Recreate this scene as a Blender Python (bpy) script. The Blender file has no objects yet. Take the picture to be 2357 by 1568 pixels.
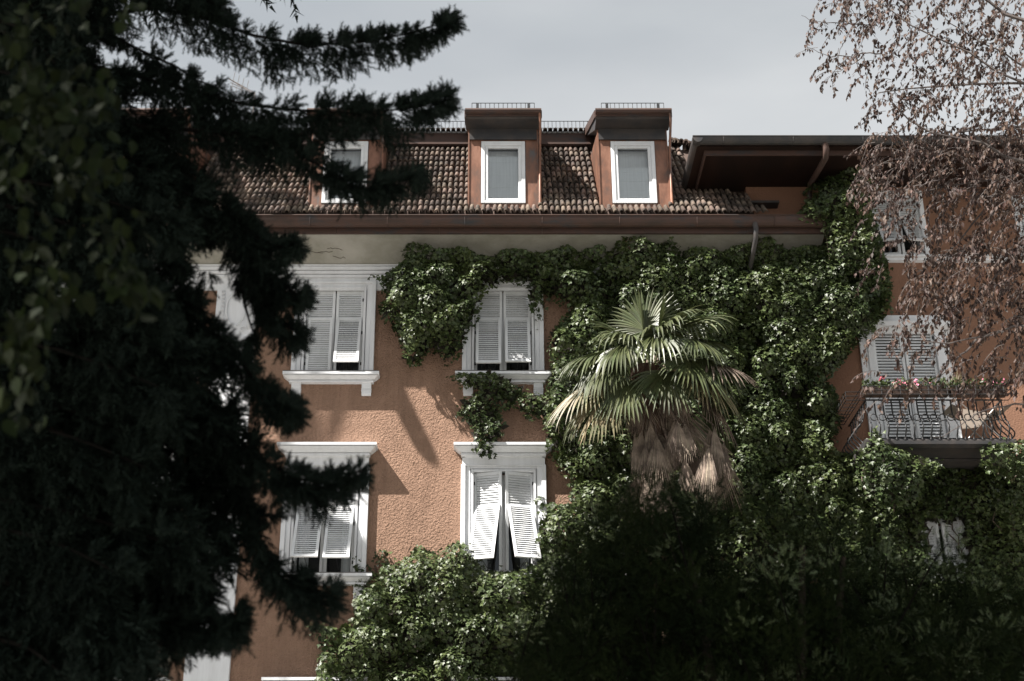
import bpy, math, random
import numpy as np
from mathutils import Matrix, Vector
rng = np.random.default_rng(7)
random.seed(7)
sc = bpy.context.scene
COL = sc.collection

# ------------------------------------------------------------------ camera
TH = math.radians(24.3); F = 3272.0; CX = 1129.0; CY = 784.0; EYE = 1.6
cam_d = bpy.data.cameras.new("camera"); cam = bpy.data.objects.new("camera", cam_d); COL.objects.link(cam)
cam.location = (0, 0, EYE); cam.rotation_euler = (math.pi/2+TH, 0, 0)
cam_d.sensor_width = 36; cam_d.lens = 50; cam_d.shift_x = 0.0208
cam_d.clip_start = 0.1; cam_d.clip_end = 5000
cam_d.dof.use_dof = True; cam_d.dof.focus_distance = 27.4; cam_d.dof.aperture_fstop = 1.5
sc.camera = cam
# ------------------------------------------------------------------ light
L = Vector((1.85, 1.0, -2.65)).normalized()          # direction the sunlight travels
sun_el = math.asin(-L.z); sun_az = math.atan2(-L.x, -L.y)   # compass angle from +Y towards +X
w = bpy.data.worlds.new("World"); sc.world = w; w.use_nodes = True
nt = w.node_tree; nt.nodes.clear()
out = nt.nodes.new('ShaderNodeOutputWorld'); bg = nt.nodes.new('ShaderNodeBackground')
sky = nt.nodes.new('ShaderNodeTexSky'); sky.sky_type = 'NISHITA'; sky.sun_disc = False
sky.sun_elevation = sun_el; sky.sun_rotation = sun_az
tc = nt.nodes.new('ShaderNodeTexCoord'); mp = nt.nodes.new('ShaderNodeMapping')
mp.inputs['Scale'].default_value = (1.6, 1.6, 5.0); mp.inputs['Rotation'].default_value = (0.3, 0.5, 0.2)
nz = nt.nodes.new('ShaderNodeTexNoise'); nz.inputs['Scale'].default_value = 1.5; nz.inputs['Detail'].default_value = 6
nz.inputs['Roughness'].default_value = 0.45
cr = nt.nodes.new('ShaderNodeValToRGB')
cr.color_ramp.elements[0].position = 0.33; cr.color_ramp.elements[0].color = (0.66, 0.695, 0.715, 1)
cr.color_ramp.elements[1].position = 0.68; cr.color_ramp.elements[1].color = (1.0, 1.01, 1.0, 1)
mul = nt.nodes.new('ShaderNodeVectorMath'); mul.operation = 'SCALE'; mul.inputs['Scale'].default_value = 2.85
mix = nt.nodes.new('ShaderNodeMix'); mix.data_type = 'RGBA'; mix.inputs['Factor'].default_value = 0.93
nt.links.new(tc.outputs['Generated'], mp.inputs['Vector']); nt.links.new(mp.outputs[0], nz.inputs['Vector'])
nt.links.new(nz.outputs['Fac'], cr.inputs['Fac']); nt.links.new(cr.outputs['Color'], mul.inputs[0])
nt.links.new(sky.outputs['Color'], mix.inputs[6]); nt.links.new(mul.outputs[0], mix.inputs[7])
nt.links.new(mix.outputs[2], bg.inputs['Color']); bg.inputs['Strength'].default_value = 0.10
nt.links.new(bg.outputs[0], out.inputs['Surface'])
sd = bpy.data.lights.new("sun", 'SUN'); so = bpy.data.objects.new("sun", sd); COL.objects.link(so)
sd.energy = 5.0; sd.angle = math.radians(0.5); sd.color = (1.0, 0.95, 0.89)
so.rotation_euler = L.to_track_quat('-Z', 'Y').to_euler(); so.location = (-20, -10, 40)
sc.view_settings.view_transform = 'Standard'; sc.view_settings.look = 'None'
sc.view_settings.exposure = 1.42; sc.view_settings.gamma = 1.0
try: sc.view_settings.use_curve_mapping = False
except Exception: pass
sc.cycles.max_bounces = 6; sc.cycles.diffuse_bounces = 3; sc.cycles.glossy_bounces = 3
sc.cycles.transparent_max_bounces = 8

# ------------------------------------------------------------------ picture point at a known distance -> world
def Z(v, Y): return EYE + Y*math.tan(TH+math.atan((CY-v)/F))
def X(u, v, Y):
    z = Z(v, Y); return (u-CX)/F*(Y*math.cos(TH)+(z-EYE)*math.sin(TH))
def W(u, v, Y): return (X(u, v, Y), Y, Z(v, Y))
def proj(P):
    P = np.asarray(P, float); y = P[..., 1]; z = P[..., 2]-EYE
    d = y*math.cos(TH)+z*math.sin(TH); up = -y*math.sin(TH)+z*math.cos(TH)
    return CX+F*P[..., 0]/d, CY-F*up/d

# ------------------------------------------------------------------ materials
def mat(name, base, rough=0.6, var=None, vscale=3.0, bump=0.0, bscale=20.0, spec=0.5, metal=0.0, rnd=0.0,
        detail=5.0, stretch=(1, 1, 1), bdist=0.01, lo=0.4, hi=0.62, coord='pos', trans=0.0, streak=0.0, bump2=None):
    m = bpy.data.materials.new(name); m.use_nodes = True; t = m.node_tree; n = t.nodes; l = t.links
    b = n['Principled BSDF']; b.inputs['Base Color'].default_value = (*base, 1)
    b.inputs['Roughness'].default_value = rough; b.inputs['Specular IOR Level'].default_value = spec
    b.inputs['Metallic'].default_value = metal
    geo = n.new('ShaderNodeNewGeometry'); mp = n.new('ShaderNodeMapping'); mp.inputs['Scale'].default_value = stretch
    l.new(geo.outputs['Position'], mp.inputs['Vector'])
    src = None
    if var is not None:
        nz = n.new('ShaderNodeTexNoise'); nz.inputs['Scale'].default_value = vscale; nz.inputs['Detail'].default_value = detail
        nz.inputs['Roughness'].default_value = 0.65
        l.new(mp.outputs[0], nz.inputs['Vector'])
        r = n.new('ShaderNodeValToRGB'); r.color_ramp.elements[0].position = lo; r.color_ramp.elements[1].position = hi
        cols = [base]+(list(var) if isinstance(var[0], (tuple, list)) else [var])
        r.color_ramp.elements[0].color = (*cols[0], 1); r.color_ramp.elements[1].color = (*cols[-1], 1)
        for i, c in enumerate(cols[1:-1]):
            e = r.color_ramp.elements.new(lo+(hi-lo)*(i+1)/(len(cols)-1)); e.color = (*c, 1)
        l.new(nz.outputs['Fac'], r.inputs['Fac']); src = r.outputs['Color']
    if streak > 0 and src:
        sm = n.new('ShaderNodeMapping'); sm.inputs['Scale'].default_value = (4.5, 4.5, 0.35); l.new(geo.outputs['Position'], sm.inputs['Vector'])
        sn = n.new('ShaderNodeTexNoise'); sn.inputs['Scale'].default_value = 1.3; sn.inputs['Detail'].default_value = 7; sn.inputs['Roughness'].default_value = 0.7
        l.new(sm.outputs[0], sn.inputs['Vector']); sr = n.new('ShaderNodeMapRange'); sr.inputs['From Min'].default_value = 0.46; sr.inputs['From Max'].default_value = 0.72
        sr.inputs['To Min'].default_value = 1.0; sr.inputs['To Max'].default_value = 1-streak; l.new(sn.outputs['Fac'], sr.inputs['Value'])
        sv = n.new('ShaderNodeVectorMath'); sv.operation = 'SCALE'; l.new(src, sv.inputs[0]); l.new(sr.outputs[0], sv.inputs['Scale']); src = sv.outputs[0]
    if rnd > 0:
        oi = n.new('ShaderNodeObjectInfo'); ad = n.new('ShaderNodeMath'); ad.operation = 'ADD'
        l.new(oi.outputs['Random'], ad.inputs[0]); l.new(geo.outputs['Random Per Island'], ad.inputs[1])
        fr = n.new('ShaderNodeMath'); fr.operation = 'FRACT'; l.new(ad.outputs[0], fr.inputs[0])
        mr = n.new('ShaderNodeMapRange'); mr.inputs['To Min'].default_value = 1-rnd; mr.inputs['To Max'].default_value = 1+rnd
        l.new(fr.outputs[0], mr.inputs['Value'])
        hs = n.new('ShaderNodeHueSaturation'); l.new(mr.outputs[0], hs.inputs['Value'])
        m2 = n.new('ShaderNodeMapRange'); m2.inputs['To Min'].default_value = 0.485; m2.inputs['To Max'].default_value = 0.515
        f2 = n.new('ShaderNodeMath'); f2.operation = 'MULTIPLY'; f2.inputs[1].default_value = 7.31
        f3 = n.new('ShaderNodeMath'); f3.operation = 'FRACT'
        l.new(fr.outputs[0], f2.inputs[0]); l.new(f2.outputs[0], f3.inputs[0]); l.new(f3.outputs[0], m2.inputs['Value'])
        l.new(m2.outputs[0], hs.inputs['Hue'])
        if src: l.new(src, hs.inputs['Color'])
        else: hs.inputs['Color'].default_value = (*base, 1)
        src = hs.outputs['Color']
    if src: l.new(src, b.inputs['Base Color'])
    if bump > 0:
        nb = n.new('ShaderNodeTexNoise'); nb.inputs['Scale'].default_value = bscale; nb.inputs['Detail'].default_value = 3
        l.new(mp.outputs[0], nb.inputs['Vector'])
        bp = n.new('ShaderNodeBump'); bp.inputs['Strength'].default_value = bump; bp.inputs['Distance'].default_value = bdist
        hsrc = nb.outputs['Fac']
        if bump2:
            vo = n.new('ShaderNodeTexVoronoi'); vo.inputs['Scale'].default_value = bump2; vo.feature = 'SMOOTH_F1'
            wv = n.new('ShaderNodeVectorMath'); wv.operation = 'MULTIPLY_ADD'; wv.inputs[1].default_value = (0.06,)*3
            l.new(nb.outputs['Color'], wv.inputs[0]); l.new(mp.outputs[0], wv.inputs[2]); l.new(wv.outputs[0], vo.inputs['Vector'])
            am = n.new('ShaderNodeMath'); am.operation = 'ADD'; l.new(nb.outputs['Fac'], am.inputs[0]); l.new(vo.outputs['Distance'], am.inputs[1])
            hsrc = am.outputs[0]
        l.new(hsrc, bp.inputs['Height']); l.new(bp.outputs[0], b.inputs['Normal'])
    if trans > 0:
        tr = n.new('ShaderNodeBsdfTranslucent'); mx = n.new('ShaderNodeMixShader'); mx.inputs[0].default_value = trans
        if src: l.new(src, tr.inputs['Color'])
        else: tr.inputs['Color'].default_value = (*base, 1)
        o = n['Material Output']; l.new(b.outputs[0], mx.inputs[1]); l.new(tr.outputs[0], mx.inputs[2]); l.new(mx.outputs[0], o.inputs['Surface'])
    return m

M = {}
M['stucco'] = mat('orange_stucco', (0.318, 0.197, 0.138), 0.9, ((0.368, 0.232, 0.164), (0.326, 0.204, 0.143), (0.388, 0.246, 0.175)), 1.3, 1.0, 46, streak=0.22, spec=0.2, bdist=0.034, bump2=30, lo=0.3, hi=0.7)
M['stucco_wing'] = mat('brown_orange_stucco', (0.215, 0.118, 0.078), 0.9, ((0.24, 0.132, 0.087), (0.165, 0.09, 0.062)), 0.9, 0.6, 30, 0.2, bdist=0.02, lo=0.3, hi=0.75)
M['white'] = mat('white_painted_plaster', (0.79, 0.805, 0.83), 0.7, (0.68, 0.69, 0.705), 3.5, 0.15, 60, 0.3, bdist=0.004, lo=0.42, hi=0.85, stretch=(1.6, 1, 0.35), streak=0.10)
M['shutter'] = mat('white_shutter_paint', (0.72, 0.735, 0.75), 0.45, (0.62, 0.635, 0.64), 5.0, 0.0, rnd=0.05, lo=0.4, hi=0.8)
M['copper'] = mat('weathered_copper', (0.26, 0.130, 0.085), 0.5, ((0.20, 0.095, 0.06), (0.13, 0.075, 0.055), (0.09, 0.10, 0.105)), 3.2, 0.25, 9, 0.5, 0.25, bdist=0.01, lo=0.36, hi=0.72, stretch=(1.3, 1, 0.6))
M['copper_dark'] = mat('dark_patina_copper', (0.055, 0.037, 0.030), 0.55, ((0.078, 0.045, 0.035), (0.042, 0.042, 0.044)), 2.0, 0.15, 8, 0.3, 0.1, bdist=0.008, lo=0.35, hi=0.68, stretch=(0.7, 1, 2))
M['lead'] = mat('grey_black_sheet_metal', (0.045, 0.045, 0.047), 0.45, (0.075, 0.065, 0.06), 2.4, 0.1, 8, 0.3, 0.1)
M['iron'] = mat('black_wrought_iron', (0.02, 0.02, 0.021), 0.5, spec=0.5)
M['soffit'] = mat('cream_green_soffit', (0.38, 0.365, 0.325), 0.9, ((0.29, 0.28, 0.235), (0.38, 0.365, 0.325), (0.43, 0.41, 0.37)), 0.9, 0.1, 25, 0.2, bdist=0.004, lo=0.3, hi=0.75)
M['tile'] = mat('weathered_clay_tile', (0.085, 0.067, 0.056), 0.9, ((0.175, 0.134, 0.108), (0.052, 0.046, 0.042), (0.30, 0.230, 0.178)), 2.1, 0.4, 40, 0.2, bdist=0.004, rnd=0.38, lo=0.3, hi=0.72)
M['tilebase'] = mat('roof_underlay', (0.07, 0.045, 0.035), 0.9)
M['curtain'] = mat('pale_grey_blind', (0.84, 0.86, 0.88), 0.8, (0.76, 0.78, 0.80), 6.0, stretch=(5, 1, 0.2))
M['darkroom'] = mat('dark_interior', (0.02, 0.018, 0.017), 0.9)
M['wood'] = mat('brown_soffit_boards', (0.030, 0.017, 0.013), 0.7, (0.02, 0.013, 0.011), 1.5, stretch=(1, 0.3, 1), spec=0.08)
M['planter'] = mat('dark_planter', (0.045, 0.03, 0.024), 0.7, (0.08, 0.045, 0.03), 6)
M['ivy'] = mat('ivy_leaf', (0.041, 0.060, 0.020), 0.46, (0.066, 0.088, 0.028), 0.9, rnd=0.5, spec=0.4, trans=0.08)
M['ivy_inner'] = mat('woody_ivy_shade', (0.016, 0.014, 0.009), 0.95, (0.026, 0.021, 0.014), 6)  # woody inner layer, near-black to paint the shade in the leaf gaps
M['ivy_old'] = mat('dry_ivy_leaf', (0.32, 0.20, 0.14), 0.6, rnd=0.3, trans=0.15)
M['stem'] = mat('woody_stem', (0.075, 0.055, 0.04), 0.9, (0.12, 0.09, 0.07), 9)
M['palm'] = mat('palm_blade', (0.050, 0.065, 0.024), 0.40, (0.082, 0.094, 0.038), 2.5, rnd=0.3, spec=0.55, trans=0.12)
M['palm_dry'] = mat('yellowing_palm_blade', (0.24, 0.195, 0.11), 0.5, (0.11, 0.11, 0.05), 3.5, rnd=0.3, trans=0.15)
M['palm_dead'] = mat('dead_palm_blade', (0.26, 0.205, 0.158), 0.85, (0.11, 0.082, 0.063), 4.0, rnd=0.35)
M['palm_trunk'] = mat('fibrous_palm_trunk', (0.085, 0.055, 0.04), 0.95, (0.15, 0.10, 0.075), 14, 1.0, 40, 0.2, stretch=(1, 1, 0.25), bdist=0.03)
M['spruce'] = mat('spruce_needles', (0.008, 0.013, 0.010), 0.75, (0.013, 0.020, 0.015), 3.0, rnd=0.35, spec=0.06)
M['bark'] = mat('grey_brown_bark', (0.028, 0.022, 0.018), 0.95, (0.05, 0.04, 0.032), 10, 0.8, 25, 0.2, bdist=0.02, stretch=(1, 1, 0.3))
M['darkbark'] = mat('black_brown_bark', (0.008, 0.007, 0.006), 0.98, spec=0.03)
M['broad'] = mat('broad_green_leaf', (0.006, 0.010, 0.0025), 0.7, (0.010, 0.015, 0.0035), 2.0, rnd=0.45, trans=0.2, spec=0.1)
M['beech'] = mat('brown_purple_leaf', (0.040, 0.023, 0.018), 0.6, (0.086, 0.051, 0.036), 1.4, rnd=0.5, trans=0.12, spec=0.3)
M['twig'] = mat('grey_twig', (0.06, 0.048, 0.045), 0.8, (0.12, 0.10, 0.09), 8)
M['yew'] = mat('dark_conifer_foliage', (0.007, 0.012, 0.0045), 0.7, (0.015, 0.022, 0.007), 1.6, rnd=0.45, spec=0.04, trans=0.05)
M['yew_sunlit'] = mat('sunlit_conifer_tip', (0.09, 0.12, 0.05), 0.5, rnd=0.4, trans=0.2)  # paler green paints sun dapples onto some conifer shoots
M['ground'] = mat('pale_gravel', (0.20, 0.195, 0.18), 0.95, (0.26, 0.25, 0.235), 0.4, 0.5, 12)
M['pink'] = mat('pink_petal', (0.65, 0.22, 0.30), 0.6, rnd=0.25)
M['red'] = mat('red_petal', (0.42, 0.06, 0.10), 0.6, rnd=0.25)
M['cloth'] = mat('beige_canvas', (0.36, 0.30, 0.25), 0.85, (0.31, 0.26, 0.21), 4)
M['alu'] = mat('dull_aluminium', (0.35, 0.32, 0.30), 0.4, metal=0.7)
M['fittings'] = mat('cream_plaster', (0.50, 0.47, 0.38), 0.8, (0.42, 0.40, 0.33), 3)
def glassmat():
    m = bpy.data.materials.new('window_glass'); m.use_nodes = True; t = m.node_tree; n = t.nodes; l = t.links
    n.remove(n['Principled BSDF']); tr = n.new('ShaderNodeBsdfTransparent'); tr.inputs[0].default_value = (0.93, 0.95, 0.95, 1)
    gl = n.new('ShaderNodeBsdfGlossy'); gl.inputs['Roughness'].default_value = 0.02; gl.inputs['Color'].default_value = (0.9, 0.93, 0.95, 1)
    fr = n.new('ShaderNodeFresnel'); fr.inputs[0].default_value = 1.6
    mx = n.new('ShaderNodeMixShader'); l.new(fr.outputs[0], mx.inputs[0]); l.new(tr.outputs[0], mx.inputs[1]); l.new(gl.outputs[0], mx.inputs[2])
    l.new(mx.outputs[0], n['Material Output'].inputs['Surface']); return m
M['glass'] = glassmat()

# ------------------------------------------------------------------ object helpers
WL = {}
def link(o, parent, wl=(0, 0, 0)):
    COL.objects.link(o); wl = Vector(wl); WL[o.name] = wl
    if parent is not None:
        o.parent = parent; o.location = wl-WL[parent.name]
    else: o.location = wl
    return o
def tag(o, label=None, cat=None, group=None, kind=None):
    if label: o['label'] = label
    if cat: o['category'] = cat
    if group: o['group'] = group
    if kind: o['kind'] = kind
    return o
def thing(name, label, cat, loc, group=None):
    o = bpy.data.objects.new(name, None); o.empty_display_size = 0.2; link(o, None, loc); return tag(o, label, cat, group)

class MB:
    def __init__(s): s.v = []; s.f = []
    def add(s, vs, fs):
        k = len(s.v); s.v += [tuple(p) for p in vs]; s.f += [tuple(i+k for i in f) for f in fs]; return s
    def box(s, x0, x1, y0, y1, z0, z1, fr=None):
        vs = [(x, y, z) for x in (x0, x1) for y in (y0, y1) for z in (z0, z1)]
        if fr is not None: vs = [tuple(fr @ Vector(p)) for p in vs]
        fs = [(0, 1, 3, 2), (4, 6, 7, 5), (0, 4, 5, 1), (2, 3, 7, 6), (0, 2, 6, 4), (1, 5, 7, 3)]
        return s.add(vs, fs)
    def ext(s, prof, x0, x1, cap=True):        # profile [(y,z)...] closed, extruded along x
        n = len(prof); vs = [(x0, y, z) for y, z in prof]+[(x1, y, z) for y, z in prof]
        fs = [(i, (i+1) % n, n+(i+1) % n, n+i) for i in range(n)]
        if cap: fs += [tuple(range(n)), tuple(range(2*n-1, n-1, -1))]
        return s.add(vs, fs)
    def tube(s, pts, rad, n=6, cap=True):
        pts = [Vector(p) for p in pts]; k = len(pts)
        if not hasattr(rad, '__len__'): rad = [rad]*k
        vs = []; fs = []
        for i, p in enumerate(pts):
            d = (pts[min(i+1, k-1)]-pts[max(i-1, 0)]).normalized()
            a = Vector((0, 0, 1)) if abs(d.z) < 0.9 else Vector((0, 1, 0))
            e1 = d.cross(a).normalized(); e2 = d.cross(e1)
            for j in range(n):
                t = 2*math.pi*j/n; vs.append(p+(e1*math.cos(t)+e2*math.sin(t))*rad[i])
        for i in range(k-1):
            for j in range(n): fs.append((i*n+j, i*n+(j+1) % n, (i+1)*n+(j+1) % n, (i+1)*n+j))
        if cap: fs += [tuple(range(n)), tuple(range((k-1)*n+n-1, (k-1)*n-1, -1))]
        return s.add(vs, fs)
    def frus(s, xc, hw, Y, z1, z0, p1, p0, q=.85, pb=.17):   # slab of a cornice with returns: projection p1 at its top z1, p0 at its bottom z0
        a, b = hw+(p1-pb)*q, hw+(p0-pb)*q
        return s.add([(xc-a, Y-p1, z1), (xc+a, Y-p1, z1), (xc+a, Y+.01, z1), (xc-a, Y+.01, z1), (xc-b, Y-p0, z0), (xc+b, Y-p0, z0), (xc+b, Y+.01, z0), (xc-b, Y+.01, z0)],
                     [(0, 1, 2, 3), (7, 6, 5, 4), (0, 4, 5, 1), (1, 5, 6, 2), (2, 6, 7, 3), (3, 7, 4, 0)])
    def build(s, name, m, parent=None, smooth=False, wl=(0, 0, 0), bevel=0.0):
        me = bpy.data.meshes.new(name); wl = Vector(wl)
        me.from_pydata([tuple(Vector(p)-wl) for p in s.v], [], s.f); me.materials.append(m)
        if smooth: me.polygons.foreach_set('use_smooth', [True]*len(me.polygons))
        o = bpy.data.objects.new(name, me); link(o, parent, wl)
        if bevel > 0:
            b = o.modifiers.new('bevel', 'BEVEL'); b.width = bevel; b.segments = 1; b.limit_method = 'ANGLE'
        return o
def inst(name, me, parent, Mw):
    o = bpy.data.objects.new(name, me); COL.objects.link(o); o.parent = parent
    o.matrix_basis = Matrix.Translation(-WL[parent.name]) @ Mw if parent else Mw
    WL[o.name] = Mw.to_translation(); return o

def nrm(a): return a/np.maximum(np.linalg.norm(a, axis=-1, keepdims=True), 1e-9)
def scatter(name, tv, tf, P, D, N, S, m, parent=None, wl=(0, 0, 0)):
    """one mesh of many small copies of a leaf: y axis of the leaf along D, its face towards N"""
    P = np.asarray(P, float); n = len(P); D = nrm(np.asarray(D, float)); Xa = nrm(np.cross(D, N)); Za = np.cross(Xa, D)
    S = np.broadcast_to(np.asarray(S, float).reshape(-1, 1, 1), (n, 1, 1)) if np.ndim(S) else np.full((n, 1, 1), S)
    tv = np.asarray(tv, float)
    V = P[:, None, :]+S*(tv[None, :, 0:1]*Xa[:, None, :]+tv[None, :, 1:2]*D[:, None, :]+tv[None, :, 2:3]*Za[:, None, :])
    V = V.reshape(-1, 3)-np.array(wl)[None]
    tf = np.asarray(tf, np.int64); k = len(tv)
    Fc = (tf[None]+(np.arange(n)*k)[:, None, None]).reshape(-1)
    me = bpy.data.meshes.new(name); nf = n*len(tf)
    me.vertices.add(len(V)); me.vertices.foreach_set('co', V.astype(np.float32).ravel())
    me.loops.add(nf*3); me.loops.foreach_set('vertex_index', Fc.astype(np.int32))
    me.polygons.add(nf); me.polygons.foreach_set('loop_start', np.arange(nf, dtype=np.int32)*3)
    me.polygons.foreach_set('loop_total', np.full(nf, 3, np.int32)); me.materials.append(m); me.update(); me.validate()
    o = bpy.data.objects.new(name, me); return link(o, parent, wl)
def inpoly(u, v, poly):
    r = np.zeros(u.shape, bool); n = len(poly)
    for i in range(n):
        x0, y0 = poly[i]; x1, y1 = poly[(i+1) % n]
        c = ((y0 > v) != (y1 > v)) & (u < (x1-x0)*(v-y0)/((y1-y0) if y1 != y0 else 1e-9)+x0); r ^= c
    return r
def edist(u, v, poly):
    d = np.full(u.shape, 1e9); n = len(poly)
    for i in range(n):
        a = np.array(poly[i], float); b = np.array(poly[(i+1) % n], float); ab = b-a
        t = np.clip(((u-a[0])*ab[0]+(v-a[1])*ab[1])/(ab@ab+1e-9), 0, 1)
        d = np.minimum(d, np.hypot(u-a[0]-t*ab[0], v-a[1]-t*ab[1]))
    return d

# ------------------------------------------------------------------ ground
g = MB(); g.add([(-900, -600, 0), (900, -600, 0), (900, 1500, 0), (-900, 1500, 0)], [(0, 1, 2, 3)])
tag(g.build('ground', M['ground']), kind='structure')

# ------------------------------------------------------------------ shared window builders
WY = 25.3
def wall_mesh(mb, x0, x1, z0, z1, Y, holes, t=0.25):
    xs = sorted({x0, x1}|{h[0] for h in holes}|{h[1] for h in holes}); zs = sorted({z0, z1}|{h[2] for h in holes}|{h[3] for h in holes})
    for i in range(len(xs)-1):
        for j in range(len(zs)-1):
            cx = (xs[i]+xs[i+1])/2; cz = (zs[j]+zs[j+1])/2
            if any(h[0] < cx < h[1] and h[2] < cz < h[3] for h in holes): continue
            mb.add([(xs[i], Y, zs[j]), (xs[i+1], Y, zs[j]), (xs[i+1], Y, zs[j+1]), (xs[i], Y, zs[j+1])], [(0, 1, 2, 3)])
    for a, b, c, d in holes:                     # reveals
        mb.add([(a, Y, c), (b, Y, c), (b, Y, d), (a, Y, d), (a, Y+t, c), (b, Y+t, c), (b, Y+t, d), (a, Y+t, d)],
               [(0, 4, 5, 1), (1, 5, 6, 2), (2, 6, 7, 3), (3, 7, 4, 0)])
SLAT = None
def slat_mesh(wd):
    mb = MB(); mb.box(-wd/2, wd/2, -0.026, 0.026, -0.0035, 0.0035)
    me = bpy.data.meshes.new('slat'); me.from_pydata(mb.v, [], mb.f); me.materials.append(M['shutter']); return me
def slats(parent, fr, x0, x1, z0, z1, pitch, me, single, acc):
    n = int((z1-z0)/pitch)
    for i in range(n):
        z = z0+(i+0.5)*(z1-z0)/n
        Mw = fr @ Matrix.Translation(((x0+x1)/2, 0.0, z)) @ Matrix.Rotation(math.radians(63+random.uniform(-3, 3)), 4, 'X')
        if single: inst('slat', me, parent, Mw)
        else: acc.add([tuple(Mw @ v.co) for v in me.vertices], [tuple(p.vertices) for p in me.polygons])
def shutter_pair(par, xc, z0, z1, Y, wd, flaps=(0, 0), yaw=(0, 0), split=0.66, single=True, pitch=0.047, mid=True):
    """two louvred leaves in the opening: fixed louvres above, a top-hinged louvred flap below"""
    hw = wd/2; st = 0.052; lw = hw-0.012; me = slat_mesh(lw-2*st+0.01)
    me2 = slat_mesh(lw-2*st-0.05)
    zm = z0+(z1-z0)*split
    for k, sgn in enumerate((-1, 1)):
        # frame: local x runs from the hinge to the meeting stile, local -y points out of the wall
        base = Matrix.Translation((xc+sgn*hw, Y, 0)) @ Matrix.Rotation(math.radians(yaw[k])*(-sgn) * -1, 4, 'Z')
        def X2(a, b): return (a, b) if sgn < 0 else (-b, -a)
        mb = MB()
        for a, b in ((0, st), (lw-st, lw)): mb.box(*X2(a, b), -0.02, 0.02, z0, z1, base)
        for a, b in ((z0, z0+0.06), (zm-0.03, zm+0.03), (z1-0.06, z1)): mb.box(*X2(st+.001, lw-st-.001), -0.019, 0.019, a, b, base)
        sh = mb.build('shutter', M['shutter'], par, wl=(xc+sgn*hw*0.5, Y, z1)); acc = MB()
        a, b = X2(st, lw-st); slats(sh, base, a, b, zm+0.03, z1-0.06, pitch, me, single, acc)
        if not single: tag(acc.build('slat', M['shutter'], sh), kind='stuff')
        fl = base @ Matrix.Translation((0, -0.03, zm)) @ Matrix.Rotation(math.radians(-flaps[k]), 4, 'X') @ Matrix.Translation((0, 0, -zm))
        mb = MB(); q = 0.028; zb = z0+0.05 if flaps[k] > 5 else z0+0.03; zb = z0+(0.03 if flaps[k] < 5 else 0.10)
        for a, b in ((q, q+st), (lw-q-st, lw-q)): mb.box(*X2(a, b), -0.017, 0.017, zb, zm+0.02, fl)
        for a, b in ((zb, zb+0.05), (zm-0.03, zm+0.02)): mb.box(*X2(q+st+.001, lw-q-st-.001), -0.016, 0.016, a, b, fl)
        fo = mb.build('shutter_flap', M['shutter'], par, wl=(xc+sgn*hw*0.5, Y-0.05, zm)); acc = MB()
        a, b = X2(q+st, lw-q-st); slats(fo, fl, a, b, zb+0.05, zm-0.03, pitch, me2, single, acc)
        if not single: tag(acc.build('slat', M['shutter'], fo), kind='stuff')
        hg = MB()
        for z in (z0+0.25, z0+(z1-z0)*0.5, z1-0.2):
            hg.box(*X2(-0.035, 0.03), -0.034, -0.021, z-0.03, z+0.03, base)
        tag(hg.build('hinge', M['iron'], sh), kind='stuff')
        if flaps[k] > 5:
            p0 = fl @ Vector(((X2(q, q)[0]+X2(lw-q, lw-q)[0])/2, 0.0, zb+0.03)); p1 = base @ Vector(((X2(q, q)[0]+X2(lw-q, lw-q)[0])/2, 0.0, z0+0.12))
            st_ = MB(); st_.tube([p0, p1], 0.006, 4); st_.build('stay', M['iron'], fo)
def sash(win, x0, x1, z0, z1, Y, m='shutter', mull=True, curtain=False, fw=0.055):
    mb = MB(); mb.box(x0, x0+fw, Y-.03, Y+.03, z0, z1); mb.box(x1-fw, x1, Y-.03, Y+.03, z0, z1)
    mb.box(x0+fw, x1-fw, Y-.029, Y+.029, z0, z0+fw); mb.box(x0+fw, x1-fw, Y-.029, Y+.029, z1-fw, z1)
    if mull: xm = (x0+x1)/2; mb.box(xm-.045, xm+.045, Y-.035, Y+.028, z0+fw, z1-fw)
    mb.build('sash', M[m], win)
    spans = [(x0+fw, (x0+x1)/2-.045), ((x0+x1)/2+.045, x1-fw)] if mull else [(x0+fw, x1-fw)]
    for a, b in spans:
        p = MB(); p.add([(a, Y, z0+fw), (b, Y, z0+fw), (b, Y, z1-fw), (a, Y, z1-fw)], [(0, 1, 2, 3)])
        p.build('pane', M['glass'], win)
# ------------------------------------------------------------------ the main house
HZ = 0.0
house = thing('apartment_building', 'orange stuccoed house with tiled mansard roof, copper dormers and white louvred shutters', 'building', (0, WY, 0))
XL, XM, XT, XLL, XLLL = -3.06, 0.24, 3.15, -6.57, -8.70
z3t, z3b = Z(668, WY), Z(865, WY)            # opening top and bottom, upper row
z2t, z2b = Z(1088, WY), Z(1326, WY)          # opening top and bottom, lower row
ow = 0.56                                    # half width of an opening
z1t, z1b = z2t-4.35, z2b-4.35
rows = [(z3b, z3t), (z2b, z2t), (z1b, z1t)]
cols = [XLLL, XLL, XL, XM, XT]
holes = [(x-ow, x+ow, a, b) for x in cols for a, b in rows]
CORN = X(1715, 450, WY)                      # corner of the taller house
zfr = Z(621, WY)                             # top of the frieze = spring of the soffit
wm = MB(); wall_mesh(wm, -15, CORN+0.6, 0, zfr+0.9, WY, holes)
wm.add([(-15, WY, 0), (-15, WY+12, 0), (-15, WY+12, zfr), (-15, WY, zfr)], [(0, 1, 2, 3)])
wm.build('wall', M['stucco'], house)
rm = MB(); rm.box(-14.9, CORN+.5, WY+1.6, WY+1.65, 0.1, zfr); rm.build('interior', M['darkroom'], house)

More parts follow.
